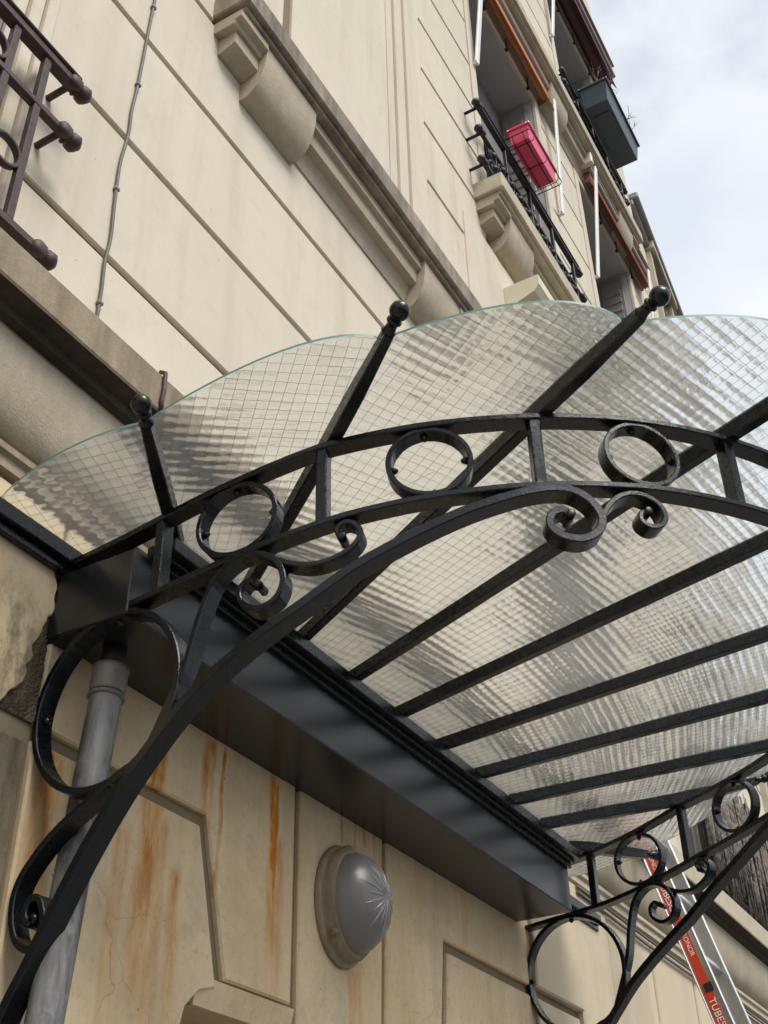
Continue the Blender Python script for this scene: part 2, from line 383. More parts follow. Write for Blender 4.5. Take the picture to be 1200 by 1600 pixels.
    def lathe(s, base, axis, prof, n=16, sx=None, mi=0):
        """profile of (distance along axis, radius)"""
        ax = Vector(axis).normalized(); a = Vector((0, 0, 1)) if abs(ax.z) < .9 else Vector((1, 0, 0)); a = (a - ax * a.dot(ax)).normalized(); b_ = ax.cross(a)
        B = Vector(base); vs = []
        for d, r in prof:
            for k in range(n):
                an = 2 * math.pi * k / n; ra, rb = (r, r) if sx is None else (r * sx[0], r * sx[1])
                vs.append(B + ax * d + a * math.cos(an) * ra + b_ * math.sin(an) * rb)
        m = len(prof)
        fs = [(i * n + k, i * n + (k + 1) % n, (i + 1) * n + (k + 1) % n, (i + 1) * n + k) for i in range(m - 1) for k in range(n)]
        o = s.add(vs, fs, mi, True)
        s.f += [tuple(o + k for k in range(n))[::-1], tuple(o + (m - 1) * n + k for k in range(n))]; s.mi += [mi, mi]; s.smooth += [True, True]

def world_loc(o):
    v = Vector(o.location)
    while o.parent: o = o.parent; v += Vector(o.location)
    return v

def obj(name, mb, m, parent=None, uvs=None, recalc=True):
    me = bpy.data.meshes.new(name)
    off = world_loc(parent) if parent else Vector((0, 0, 0))
    v = np.array(mb.v, dtype=float) - np.array(off)
    me.from_pydata(v.tolist(), [], mb.f)
    for k in (m if isinstance(m, (list, tuple)) else [m]): me.materials.append(k)
    me.polygons.foreach_set('material_index', mb.mi); me.polygons.foreach_set('use_smooth', mb.smooth)
    if uvs is not None:
        ul = me.uv_layers.new(name='UVMap'); li = np.zeros(len(me.loops), dtype=np.int32); me.loops.foreach_get('vertex_index', li)
        ul.data.foreach_set('uv', np.asarray(uvs, dtype=np.float32)[li].ravel())
    me.update()
    if recalc:
        bm = bmesh.new(); bm.from_mesh(me); bmesh.ops.recalc_face_normals(bm, faces=bm.faces[:]); bm.to_mesh(me); bm.free()
    o = bpy.data.objects.new(name, me); C.objects.link(o)
    if parent: o.parent = parent
    return o

def tag(o, label=None, cat=None, group=None, kind=None):
    if label: o['label'] = label
    if cat: o['category'] = cat
    if group: o['group'] = group
    if kind: o['kind'] = kind
    return o

def thing(name, loc, label, cat, group=None):
    o = bpy.data.objects.new(name, None); C.objects.link(o); o.location = loc; o.empty_display_size = .1
    return tag(o, label, cat, group)

def spline(pts, k=6):
    P = [np.array(p, float) for p in pts]; P = [2 * P[0] - P[1]] + P + [2 * P[-1] - P[-2]]; out_ = []
    for i in range(1, len(P) - 2):
        for j in range(k):
            t = j / k; a, b_, c, d = P[i - 1], P[i], P[i + 1], P[i + 2]
            out_.append(.5 * (2 * b_ + (c - a) * t + (2 * a - 5 * b_ + 4 * c - d) * t * t + (3 * b_ - a - 3 * c + d) * t ** 3))
    out_.append(P[-2]); return out_

D = 1.7            # wall face
GROUND = -1.6      # camera is 1.6 m above the pavement

# ------------------------------------------------------------------ ground
mb = MB(); mb.box(-60, 90, -2.2, 40, GROUND - .3, GROUND); tag(obj('pavement', mb, M_pave), kind='structure')
mb = MB(); mb.box(-60, 90, -2.5, -2.203, GROUND - .3, GROUND - .005, .01); tag(obj('kerb', mb, M_kerb), kind='structure')
mb = MB(); mb.box(-300, 300, -300, -2.503, GROUND - .5, GROUND - .13); tag(obj('road', mb, M_road), kind='structure')

# ------------------------------------------------------------------ apartment building
BX0, BX1, BTOP = -6.0, 8.31, 13.9
bld = thing('apartment_building', (2.8, 1.7, GROUND), 'cream rendered apartment building with banded stonework, moulded sills and deep windows above the glass canopy', 'building')
WIN = {  # x0, x1, z0, z1
    'W0': (-.15, 1.075, 2.03, 4.45), 'G1': (4.36, 5.53, 2.03, 4.6), 'G3': (6.42, 7.6, 2.03, 4.6),
    'W1': (4.36, 5.53, 5.53, 7.975), 'W3': (6.42, 7.6, 5.53, 7.975), 'A1': (4.36, 5.53, 8.45, 10.9), 'W2': (6.42, 7.6, 8.45, 10.9)}
DOOR = (2.10, 3.42, GROUND, .655)
YC = D + .016
def core():
    mb = MB()
    ops = list(WIN.values()) + [DOOR]
    xs = sorted({BX0, BX1, *[o[0] for o in ops], *[o[1] for o in ops]}); zs = sorted({GROUND, BTOP, *[o[2] for o in ops], *[o[3] for o in ops]})
    for i in range(len(xs) - 1):
        for j in range(len(zs) - 1):
            xm, zm = (xs[i] + xs[i + 1]) / 2, (zs[j] + zs[j + 1]) / 2
            if any(o[0] < xm < o[1] and o[2] < zm < o[3] for o in ops): continue
            mb.add([(xs[i], YC, zs[j]), (xs[i + 1], YC, zs[j]), (xs[i + 1], YC, zs[j + 1]), (xs[i], YC, zs[j + 1])], [(0, 1, 2, 3)])
    yb = 8
    mb.add([(BX0, YC, GROUND), (BX0, yb, GROUND), (BX0, yb, BTOP), (BX0, YC, BTOP)], [(0, 1, 2, 3)])
    mb.add([(BX1, YC, GROUND), (BX1, yb, GROUND), (BX1, yb, BTOP), (BX1, YC, BTOP)], [(0, 1, 2, 3)])
    mb.add([(BX0, yb, GROUND), (BX1, yb, GROUND), (BX1, yb, BTOP), (BX0, yb, BTOP)], [(0, 1, 2, 3)])
    mb.add([(BX0, YC, BTOP), (BX1, YC, BTOP), (BX1, yb, BTOP), (BX0, yb, BTOP)], [(0, 1, 2, 3)])
    return mb
obj('wall', core(), M_groove, bld)

def band(x0, x1, z0, z1, m=None, yf=D):
    mb = MB(); mb.plate([(x0, z0), (x1, z0), (x1, z1), (x0, z1)], yf, YC + .004, .004)
    return obj('stone_course', mb, m or M_wall, bld)
G = .0125
def bands(x0, x1, levels, m=None):
    for a, b_ in zip(levels[:-1], levels[1:]): band(x0, x1, a + G, b_ - G, m)
lv = [2.0, 2.43, 2.93, 3.447, 3.955]
bands(1.205, 4.23, lv); bands(5.66, 6.29, lv); bands(7.73, BX1, lv)
bands(BX0, -.28, lv)
bands(1.205, 1.855, [3.955, 4.46, 4.97, 5.48, 5.99, 6.5, 7.0, 7.5, 8.0, 8.5, 9.0])
bands(BX0, -.28, [3.955, 4.46, 4.97, 5.48, 5.99, 6.5, 7.0]); band(-.28, 1.205, 4.6, 9.0)
rz = [3.955, 4.425, 4.905, 5.382, 5.868, 6.352, 6.83, 7.31, 7.79, 8.27, 8.75, 9.23, 9.71, 10.2, 10.7, 11.2]
bands(3.56, 4.277, rz)
bands(5.615, 6.337, rz); bands(7.683, BX1, rz)
for x0, x1 in ((4.277, 5.615), (6.337, 7.683)):
    band(x0, x1, 4.70, 4.9); band(x0, x1, 8.06, 8.25); band(x0, x1, 11.0, 11.2)
band(1.86, BX1, 11.22, BTOP)
band(BX0, 1.86, 9.02, BTOP)
for a in ('W1', 'W3', 'W2', 'A1', 'G1', 'G3'):       # plain jamb strips and heads
    x0, x1, z0, z1 = WIN[a]
    mb = MB()
    for s0, s1 in ((x0 - .078, x0), (x1, x1 + .078)): mb.plate([(s0, z0), (s1, z0), (s1, z1), (s0, z1)], D - .012, YC + .004, .006)
    mb.plate([(x0 - .078, z1 + .002), (x1 + .078, z1 + .002), (x1 + .078, z1 + .08), (x0 - .078, z1 + .08)], D - .012, YC + .004, .006)
    obj('window_surround', mb, M_wall, bld)
# surround of the left window: a double moulding
x0, x1, z0, z1 = WIN['W0']
mb = MB()
for a, b_, y in ((x1, x1 + .045, D - .004), (x1 + .047, x1 + .085, D - .020), (x1 + .087, x1 + .122, D - .034)):
    mb.plate([(a, 2.02), (b_, 2.02), (b_, z1 + b_ - x1), (a, z1 + b_ - x1)], y, YC + .004, .006)
    mb.plate([(x0 - (b_ - x1), 2.02), (x0 - (a - x1), 2.02), (x0 - (a - x1), z1 + b_ - x1), (x0 - (b_ - x1), z1 + b_ - x1)], y, YC + .004, .006)
    mb.plate([(x0 - (a - x1) + .002, z1 + a - x1), (x1 + a - x1 - .002, z1 + a - x1), (x1 + a - x1 - .002, z1 + b_ - x1), (x0 - (a - x1) + .002, z1 + b_ - x1)], y, YC + .004, .006)
obj('window_surround', mb, M_wall, bld)
# blind bay over the long sill: smooth field, jamb line, reeded pilaster
band(1.86, 2.268, 4.10, 11.2); band(2.332, 3.16, 4.10, 11.2)
mb = MB()
for a, b_, y in ((3.165, 3.225, D - .006), (3.228, 3.262, D - .024), (3.265, 3.325, D - .014), (3.328, 3.372, D - .032)):
    mb.plate([(a, 4.10), (b_, 4.10), (b_, 11.2), (a, 11.2)], y, YC + .004, .007)
obj('pilaster', mb, M_wall, bld)
band(3.375, 3.556, 4.10, 11.2)
# apron panels under the first floor balconies
for x0, x1 in ((3.965, 5.95), (6.1, 8.0)):
    mb = MB(); mb.plate([(x0, 4.12), (x1, 4.12), (x1, 5.09), (x0, 5.09)], D - .022, YC, .014); obj('apron_panel', mb, M_wall, bld)

# string course that is the sill of the ground floor windows
mb = MB()
arc = [(1.628 + .066 * (1 - math.cos(a)), 1.872 - .215 * math.sin(a)) for a in np.linspace(0, math.pi / 2, 9)]
PROF = [(YC + .01, 2.02), (1.553, 2.02), (1.549, 2.014), (1.549, 1.909), (1.553, 1.903), (1.60, 1.896), (1.603, 1.877)] + arc + [(1.694, 1.640), (1.676, 1.634), (1.676, 1.618), (1.688, 1.612), (1.688, 1.585), (YC + .01, 1.578)]
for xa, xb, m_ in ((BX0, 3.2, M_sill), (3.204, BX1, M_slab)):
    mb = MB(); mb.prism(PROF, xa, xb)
    for k in (4, 5, 6): mb.mi[k] = 1  # underside faces behind the front edge take the near-black second material
    sc2 = obj('string_course', mb, [m_, M_under], bld)
    if m_ is M_sill: sc_ = sc2
# lighter, dust-washed cushion moulding laid over its lower half
mb = MB(); arc2 = [(1.622 + .066 * (1 - math.cos(a)), 1.869 - .212 * math.sin(a)) for a in np.linspace(.05, math.pi / 2, 12)]
mb.prism(arc2 + [(1.698, 1.655), (1.66, 1.868)], BX0 + .01, BX1 - .01, smooth=True); obj('cushion_moulding', mb, M_mould, sc_)

def balcony(x0, x1, ztop, th, yf, m, rolls, roll_w=.33, label=None):
    """slab with rounded roll corbels below it and a bed moulding between them"""
    mb = MB(); mb.box(x0, x1, yf, YC + .01, ztop - th, ztop, .006)
    mb.box(x0 + .025, x1 - .025, yf + .022, YC + .01, ztop - th - .022, ztop - th - .001, .004)
    sl = obj('balcony_slab', mb, m, bld)
    if label: sl['label'] = label
    zb = ztop - th - .023; dep = D - yf
    for rx in rolls:
        mb = MB(); n = 14; prof = [(YC + .005, zb)]
        r_y, r_z = dep * .74, .235
        for k in range(n + 1):
            a = math.pi / 2 * k / n; prof.append((D - r_y * math.cos(a) ** .75, zb - .012 - r_z * math.sin(a)))
        prof.append((YC + .005, zb - .012 - r_z)); prof.insert(1, (D - r_y, zb))
        mb.prism(prof, rx, rx + roll_w, smooth=True); obj('corbel', mb, M_mould, sl)
    mb = MB()
    for a, b_ in zip(rolls[:-1], rolls[1:]):
        g0, g1 = a + roll_w + .002, b_ - .002
        mb.prism([(YC + .005, zb - .001), (D - dep * .62, zb - .001), (D - dep * .62, zb - .05), (D - dep * .48, zb - .055), (D - dep * .44, zb - .12), (D - dep * .22, zb - .125), (D - dep * .05, zb - .205), (YC + .005, zb - .205)], g0, g1)
    obj('bed_moulding', mb, M_mould, sl)
    for rx, sg in ((rolls[0], -1), (rolls[-1] + roll_w, 1)):
        mb = MB(); a, b_ = (rx - .17, rx - .002) if sg < 0 else (rx + .002, rx + .17)
        mb.prism([(YC + .005, zb - .001), (D - dep * .78, zb - .001), (D - dep * .78, zb - .035), (D - dep * .62, zb - .04), (D - dep * .58, zb - .062), (YC + .005, zb - .062)], a, b_)
        mb.prism([(YC + .005, zb - .063), (D - dep * .5, zb - .063), (D - dep * .5, zb - .125), (D - dep * .1, zb - .15), (YC + .005, zb - .15)], a + .03, b_)
        obj('end_block', mb, M_mould, sl)
    return sl
balcony(1.845, 3.755, 4.09, .115, 1.545, M_sillgrey, (2.03, 3.24), .33, 'long lichen-grey sill over the blind bay')
balcony(4.15, 5.72, 5.51, .125, 1.52, M_slab, (4.34, 5.2), .33)
balcony(6.25, 7.8, 5.51, .125, 1.52, M_slab, (6.42, 7.3), .33)
balcony(4.1, 7.66, 8.43, .12, 1.52, M_slab, (4.3, 5.65, 7.15), .33, 'long upper balcony slab carried on rounded corbels')

# door surround: flat arch of panels split by the keystone, piers left and right
def plate(name, poly, m, yf=D, bev=.005, yb=None):
    mb = MB(); mb.plate(poly, yf, yb or YC + .004, bev); return obj(name, mb, m, bld)
plate('stone_panel', [(1.575, 1.076), (2.146, 1.076), (2.250, .722), (2.518, .722), (2.514, 1.57), (1.575, 1.57)], M_low)
plate('stone_panel', [(1.575, 1.043), (2.122, 1.043), (2.220, .698), (2.160, .680), (2.118, .640), (2.097, .560), (2.092, GROUND), (1.575, GROUND)], M_low)
plate('keystone', [(2.548, .655), (2.955, .655), (2.992, 1.57), (2.536, 1.57)], M_low)
plate('stone_panel', [(3.016, 1.57), (2.978, .722), (3.30, .722), (3.348, 1.076), (4.02, 1.076), (4.02, 1.57)], M_low)
plate('stone_panel', [(3.374, 1.043), (4.02, 1.043), (4.02, GROUND), (3.43, GROUND), (3.425, .56), (3.40, .64), (3.36, .69), (3.33, .70)], M_low)
for a, b_ in ((2.16, 2.535), (2.97, 3.37)):   # sloping soffit edge of the door head
    mb = MB(); mb.prism([(D + .001, .715), (D + .016, .718), (D + .14, .66), (D + .14, .655), (D + .016, .655)], a, b_); obj('door_head', mb, M_low, bld)
mb = MB()
mb.add([(2.1, YC, GROUND), (2.1, 2.1, GROUND), (2.1, 2.1, .655), (2.1, YC, .655)], [(0, 1, 2, 3)]); mb.add([(3.42, YC, GROUND), (3.42, 2.1, GROUND), (3.42, 2.1, .655), (3.42, YC, .655)], [(0, 1, 2, 3)])
mb.add([(2.1, YC, .672), (3.42, YC, .672), (3.42, 2.1, .672), (2.1, 2.1, .672)], [(0, 1, 2, 3)])
obj('door_reveal', mb, M_low, bld)
mb = MB(); mb.box(2.1, 3.42, 2.03, 2.1, GROUND, .655); mb.box(2.2, 2.7, 2.005, 2.029, -1.3, .5, .02); mb.box(2.82, 3.32, 2.005, 2.029, -1.3, .5, .02)
obj('door', mb, M_door, bld)
edge = []; jx = 0.
for k, z in enumerate(np.linspace(1.075, 1.50, 46)):
    jx = .6 * jx + random.gauss(0, .0045); q_ = (z - 1.075) / .425
    edge.append((1.462 + .095 * min(1, q_ * 2.4) + .012 * math.sin(q_ * 11) + jx, z))
pier = plate('pier_block', [(.2, 1.075)] + edge + [(1.562, 1.502), (1.562, 1.57), (.2, 1.57)], M_low, D, .0035)
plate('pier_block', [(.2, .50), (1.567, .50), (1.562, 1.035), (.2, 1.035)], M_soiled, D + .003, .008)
plate('pier_block', [(.2, -.10), (1.567, -.10), (1.567, .46), (.2, .46)], M_low, D + .003, .008)
plate('pier_block', [(.2, GROUND), (1.567, GROUND), (1.567, -.14), (.2, -.14)], M_low, D + .003, .008)
plate('pier_block', [(BX0, GROUND), (.17, GROUND), (.17, 1.57), (BX0, 1.57)], M_low, D - .012, .012)
plate('pier_block', [(4.034, 1.078), (4.455, 1.078), (4.455, GROUND), (4.822, GROUND), (4.818, 1.57), (4.034, 1.57)], M_lowR, D - .012, .006)
plate('stone_panel', [(4.034, 1.045), (4.424, 1.045), (4.424, GROUND), (4.034, GROUND)], M_lowR, D - .004, .006)
for a, b_ in ((4.845, 5.375), (5.398, 5.98), (6.01, 6.9), (6.93, BX1)): plate('pier_block', [(a, GROUND), (b_, GROUND), (b_, 1.57), (a, 1.57)], M_lowR, D - .004, .006)
# broken render along the left end of the canopy box, patched with cement
mb = MB(); nx, nz = 40, 108; hz = rng.random((nz + 1, nx + 1)) * .0035 - .001
for st_, am_ in ((4, .004), (9, .005)):
    g_ = rng.random((nz // st_ + 3, nx // st_ + 3)); J, I = np.meshgrid(np.arange(nz + 1) / st_, np.arange(nx + 1) / st_, indexing='ij'); j0, i0 = J.astype(int), I.astype(int); fj, fi = J - j0, I - i0
    hz += am_ * (g_[j0, i0] * (1 - fj) * (1 - fi) + g_[j0 + 1, i0] * fj * (1 - fi) + g_[j0, i0 + 1] * (1 - fj) * fi + g_[j0 + 1, i0 + 1] * fj * fi) - am_ * .35
vs = [(1.42 + .155 * i / nx, D + .0110 - hz[j, i], 1.079 + .42 * j / nz) for j in range(nz + 1) for i in range(nx + 1)]
mb.add(vs, [(j * (nx + 1) + i, j * (nx + 1) + i + 1, (j + 1) * (nx + 1) + i + 1, (j + 1) * (nx + 1) + i) for j in range(nz) for i in range(nx)])
o_ = obj('cement_patch', mb, M_cement, bld); o_['label'] = 'crumbled blackened cement patch beside the left end of the black box'
# windows: frame, panes, folded shutters, soffit
def window(key, blind=False):
    x0, x1, z0, z1 = WIN[key]; yb = 2.07
    mb = MB()
    for q in ([(x0, YC, z0), (x0, yb, z0), (x0, yb, z1), (x0, YC, z1)], [(x1, YC, z0), (x1, yb, z0), (x1, yb, z1), (x1, YC, z1)],
              [(x0, YC, z1), (x1, YC, z1), (x1, yb, z1), (x0, yb, z1)], [(x0, YC, z0), (x1, YC, z0), (x1, yb, z0), (x0, yb, z0)],
              [(x0, yb, z0), (x1, yb, z0), (x1, yb, z1), (x0, yb, z1)]): mb.add(q, [(0, 1, 2, 3)])
    w = obj('window', mb, M_reveal, bld)
    mb = MB(); fy0, fy1 = yb - .06, yb - .005; xm = (x0 + x1) / 2
    for a, b_ in ((x0 + .01, x0 + .07), (xm - .05, xm + .05), (x1 - .07, x1 - .01)): mb.box(a, b_, fy0, fy1, z0 + .01, z1 - .01, .008)
    for a, b_ in ((z0 + .01, z0 + .09), (z1 - .5, z1 - .44), (z1 - .08, z1 - .01)):
        mb.box(x0 + .071, xm - .051, fy0 + .004, fy1, a, b_, .008); mb.box(xm + .051, x1 - .071, fy0 + .004, fy1, a, b_, .008)
    obj('frame', mb, M_frame, w)
    for a, b_ in ((x0 + .072, xm - .052), (xm + .052, x1 - .072)):
        mb = MB(); mb.box(a, b_, yb - .034, yb - .026, z0 + .092, z1 - .502); mb.box(a, b_, yb - .034, yb - .026, z1 - .438, z1 - .082); obj('pane', mb, M_pane, w)
    for sx, sg in ((x0 + .003, 1), (x1 - .003, -1)):
        mb = MB(); mb.box(sx, sx + sg * .02, YC + .05, yb - .1, z0 + .02, z1 - .04, .004)
        for k in range(22): 
            z = z0 + .1 + k * (z1 - z0 - .25) / 22
            mb.box(sx + sg * .021, sx + sg * .028, YC + .08, yb - .13, z, z + .055, .003)
        obj('folded_shutter', mb, M_shutter, w)
    if blind:
        mb = MB(); mb.box(x0 + .03, x1 - .03, yb - .085, yb - .065, z1 - .75, z1 - .004, .004); obj('roller_blind', mb, M_blind, w)
    return w
for k in WIN: window(k, k in ('W1', 'W3', 'W2'))

# ------------------------------------------------------------------ the wing beyond, turning slightly away from the street
AX = Vector((math.cos(R(4.56)), math.sin(R(4.56)), 0)); AN = Vector((math.sin(R(4.56)), -math.cos(R(4.56)), 0)); A0 = Vector((8.315, 1.73, 0))
wing = thing('corner_building', (8.4, 1.75, GROUND), 'far wing of the street front with a dark cornice against the sky', 'building')
def wing_box(mb, u0, u1, o0, o1, z0, z1, bev=0):
    vs0 = len(mb.v); mb.box(u0, u1, -o1, -o0, z0, z1, bev)
    for i in range(vs0, len(mb.v)):
        u, o, z = mb.v[i]; p = A0 + AX * u + AN * (-o); mb.v[i] = (p.x, p.y, z)
WH = 9.80
mb = MB(); wing_box(mb, 0, 2.15, -6, -.012, GROUND, WH); obj('wall', mb, M_groove, wing)
z = 1.6
while z < WH - .3:
    mb = MB(); wing_box(mb, .01, 2.14, -.02, 0, z + G, min(z + .48, WH) - G, .004); obj('stone_course', mb, M_wall, wing); z += .48
mb = MB(); wing_box(mb, -.0, 2.24, -.02, .06, WH - .17, WH - .085, .012); wing_box(mb, 0, 2.26, -.02, .12, WH - .084, WH, .012)
obj('cornice', mb, M_slate, wing)
for u0, z0, z1 in ((.75, 5.7, 7.7), (.75, 8.3, 9.6), (.75, 2.4, 4.6)):
    mb = MB(); wing_box(mb, u0, u0 + .8, -.03, .012, z0, z1, .004); w = obj('window', mb, M_pane, wing)
    mb = MB(); 
    for a, b_ in ((u0 - .1, u0), (u0 + .8, u0 + .9)): wing_box(mb, a, b_, -.02, .05, z0, z1, .005)
    wing_box(mb, u0 - .12, u0 + .92, -.02, .10, z1 + .002, z1 + .14, .01); wing_box(mb, u0 - .12, u0 + .92, -.02, .14, z0 - .12, z0 - .002, .01)
    obj('frame', mb, M_slab, w)
dp = thing('roof_drainpipe', (A0 + AX * 2.2 + AN * .08 + Vector((0, 0, GROUND))), 'pale green drainpipe on the far corner of the street front under the cornice', 'drainpipe')
p = A0 + AX * 2.2 + AN * .09
mb = MB(); mb.tube([(p.x, p.y, GROUND), (p.x, p.y, WH - .45), (p.x + .02, p.y - .05, WH - .36)], .055, 10); obj('pipe', mb, M_zinc, dp)
mb = MB(); mb.tube([(p.x, p.y, 6), (p.x, p.y, 6.06)], .065, 10); mb.tube([(p.x, p.y, 9), (p.x, p.y, 9.06)], .065, 10); obj('pipe_collar', mb, M_zinc, dp)

# ------------------------------------------------------------------ window guards
def guard(x0, x1, zb, zt, y, m, label, ornate, ends=(True, True), zmid=None, step=.107, xs_from=None):
    g = thing('window_guard', ((x0 + x1) / 2, y, zb), label, 'railing', 'iron window guards')
    zm = zmid or zb + (zt - zb) * .72
    mb = MB(); mb.box(x0, x1, y - .017, y + .017, zt - .016, zt + .012, .003); mb.box(x0, x1, y - .024, y + .024, zt + .012, zt + .022, .003); obj('top_rail', mb, m, g)
    mb = MB(); mb.box(x0, x1, y - .012, y + .012, zm - .011, zm + .011, .003); obj('middle_rail', mb, m, g)
    mb = MB(); mb.box(x0, x1, y - .014, y + .014, zb - .013, zb + .013, .003); obj('bottom_rail', mb, m, g)
    n = int((x1 - x0 - .16) / step); xs = [x1 - .105 - k * step for k in range(n + 1)] if xs_from is None else xs_from
    for x in xs:
        mb = MB(); mb.box(x - .0105, x + .0105, y - .0105, y + .0105, zb + .014, zt - .017, .002); obj('baluster', mb, m, g)
    for x, on, sg in ((x0, ends[0], -1), (x1, ends[1], 1)):
        if not on: continue
        for z in (zt, zm, zb):
            mb = MB(); mb.tube([(x - sg * .012, y, z), (x - sg * .012, D + .004, z)], .010, 8); mb.lathe((x - sg * .012, y + .002, z - .002), (0, -1, 0), [(0, .012), (.004, .021), (.016, .024), (.024, .020), (.028, .008)], 10)
            obj('wall_bracket', mb, m, g)
            mb = MB(); mb.lathe((x, y, z + .002), (sg, 0, 0), [(0, .014), (.004, .026), (.012, .018), (.018, .025), (.034, .027), (.044, .018), (.047, .010), (.050, .009)], 10); obj('end_knob', mb, m, g)
    nn = (0, 1, 0)
    if not ornate:
        r = .044
        for k, x in enumerate(xs[:-1]):
            cx_ = x - step / 2
            for zc in ((zb + .205,) if k % 2 == 0 else (zm + r + .016,)):
                pts = [(cx_ + r * math.cos(a), y, zc + r * math.sin(a)) for a in np.linspace(0, 2 * math.pi, 25)[:-1]]
                mb = MB(); mb.sweep(pts, nn, .02, .010, True); obj('ring', mb, m, g)
    else:
        k = 0; x = x0 + .14
        while x < x1 - .1:
            for zc, sz in ((zb + (zm - zb) * .3, 1), (zb + (zm - zb) * .72, -1)):
                pts = []
                for a in np.linspace(0, 3.6 * math.pi, 30):
                    r = .062 * (1 - a / (4.4 * math.pi)); s = 1 if k % 2 else -1
                    pts.append((x + s * r * math.cos(a), y, zc + sz * r * math.sin(a) * .9))
                mb = MB(); mb.sweep(pts, nn, .022, .012); obj('scroll', mb, m, g)
                mb = MB(); mb.lathe((x, y - .014, zc), (0, -1, 0), [(-.02, .02), (.0, .026), (.014, .016), (.02, .004)], 8); obj('rosette', mb, m, g)
            k += 1; x += .125
    return g
guard(-.33, 1.262, 2.125, 2.765, 1.615, M_oldiron, 'brown iron window guard with rings at the top left, knobs beside the grey cable', False, zmid=2.565)
guard(4.112, 5.665, 5.60, 6.13, 1.605, M_blackiron, 'ornate black scrollwork window guard below the pink planter', True, step=.36, zmid=5.88)
guard(6.18, 7.69, 5.60, 6.13, 1.605, M_blackiron, 'black scrollwork window guard behind the ball finial, below the rust awning', True, step=.36, zmid=5.88)
guard(6.2, 7.69, 8.53, 9.13, 1.605, M_blackiron, 'black iron window guard behind the slate green window box high up', True, step=.36)
guard(6.2, 7.72, 2.125, 2.765, 1.615, M_blackiron, 'dark window guard covered with brushwood at the lower right', False)
mb = MB()
for x, zt in ((.62, 2.0), (1.28, 1.99)): pass

# brushwood screen tied to the lower right guard
bs = thing('brushwood_screen', (6.95, 1.58, 2.06), 'dark brushwood screen tied along the window guard at the right edge', 'screen')
mb = MB()
for k in range(430):
    x = random.uniform(6.24, 8.0); y = 1.572 - random.uniform(0, .035); l = random.uniform(.5, .95); z0 = 2.03 + random.uniform(-.0, .25); lean = random.uniform(-.08, .08)
    pts = [(x + lean * tt + random.uniform(-.006, .006), y + random.uniform(-.005, .005), min(z0 + l * tt, 2.80 + random.uniform(-.06, .06))) for tt in (0, .35, .7, 1)]
    mb.tube(pts, [random.uniform(.003, .007), .006, .005, .002], 4)
tag(obj('brushwood', mb, M_brush, bs), kind='stuff')
for z in (2.3, 2.62):
    mb = MB(); mb.tube([(6.22, 1.533, z), (7.1, 1.531, z + .006), (8.0, 1.533, z)], .0025, 6); obj('tie_wire', mb, M_zinc, bs)

# ------------------------------------------------------------------ awnings
def awning(x0, x1, zl, zh, yf, m_f, label, arm_l, arm_r, casing=None):
    g = thing('awning', ((x0 + x1) / 2, D, zl), label, 'awning', 'rolled up window awnings')
    mb = MB(); h = zh - zl
    mb.prism([(D - .03, zh), (D - .005, zh), (D - .005, zl + h * .15), (D - .03, zl + h * .15)], x0, x1); obj('back_board', mb, M_tube, g)
    n = 12; cy_, cz = (yf + D) / 2 + .005, zl + h * .48; ry, rz = (D - yf) / 2 - .02, h * .40
    mb = MB(); mb.prism([(cy_ + ry * math.cos(2 * math.pi * k / n), cz + rz * math.sin(2 * math.pi * k / n)) for k in range(n)], x0 + .03, x1 - .03, smooth=True); obj('canvas_roll', mb, m_f, g)
    mb = MB(); mb.prism([(yf + .055, zl + h * .22), (yf + .058, zl + h * .22), (yf + .012, zl - .06), (yf + .006, zl - .06)], x0 + .05, x1 - .05); obj('valance', mb, m_f, g)
    mb = MB(); mb.prism([(yf + .022 + .022 * math.cos(a), zl + h * .55 + .03 * math.sin(a)) for a in np.linspace(0, 2 * math.pi, 13)[:-1]], x0, x1, smooth=True); obj('front_bar', mb, M_tube, g)
    mb = MB(); mb.prism([(yf - .004, zh + .03), (D - .002, zh + .04), (D - .002, zh + .015), (yf - .004, zh + .006)], x0 - .02, x1 + .02); obj('top_cover', mb, M_tube, g)
    for a in (arm_l, arm_r):
        if a is None: continue
        xa, zlow, zup, yu = a
        mb = MB(); mb.sweep([(xa, D - .035, zlow), (xa, yu, zup)], (1, 0, 0), .046, .016, bev=.003); mb.box(xa - .012, xa + .012, D - .045, D - .001, zlow - .015, zlow + .015, .004)
        obj('folding_arm', mb, M_arm, g)
    for k in range(1, 4):
        x = x0 + (x1 - x0) * k / 4 + .03
        mb = MB(); mb.box(x - .004, x + .004, D - .022, D - .014, zl - .085, zl + .06); mb.box(x - .012, x + .012, D - .028, D - .002, zl - .105, zl - .086, .003); obj('strap', mb, M_black, g)
    if casing:
        mb = MB(); mb.box(x0 - .06, x0 - .004, yf - .03, D - .002, zl + h * .5, zh + .02, .006); obj('end_cap', mb, M_casing, g)
    return g
awning(4.22, 5.76, 8.06, 8.34, 1.585, M_orange, 'rolled orange awning with white arms above the pink planter', (4.33, 6.89, 8.16, 1.525), (5.735, 6.85, 8.2, 1.588))
awning(6.50, 7.98, 8.02, 8.30, 1.585, M_rust, 'faded rust red awning with cream end cap above the window right of the pink planter', (6.415, 6.81, 8.02, 1.53), (7.80, 6.82, 8.1, 1.56), True)
awning(6.30, 7.95, 11.0, 11.4, 1.50, M_purple, 'plum awning under a taupe cover at the top against the sky', (6.31, 9.88, 11.1, 1.52), None)
hood = thing('awning', (5.0, D, 4.66), 'closed cream awning casing just showing above the glass edge under the ornate balcony', 'awning', 'rolled up window awnings')
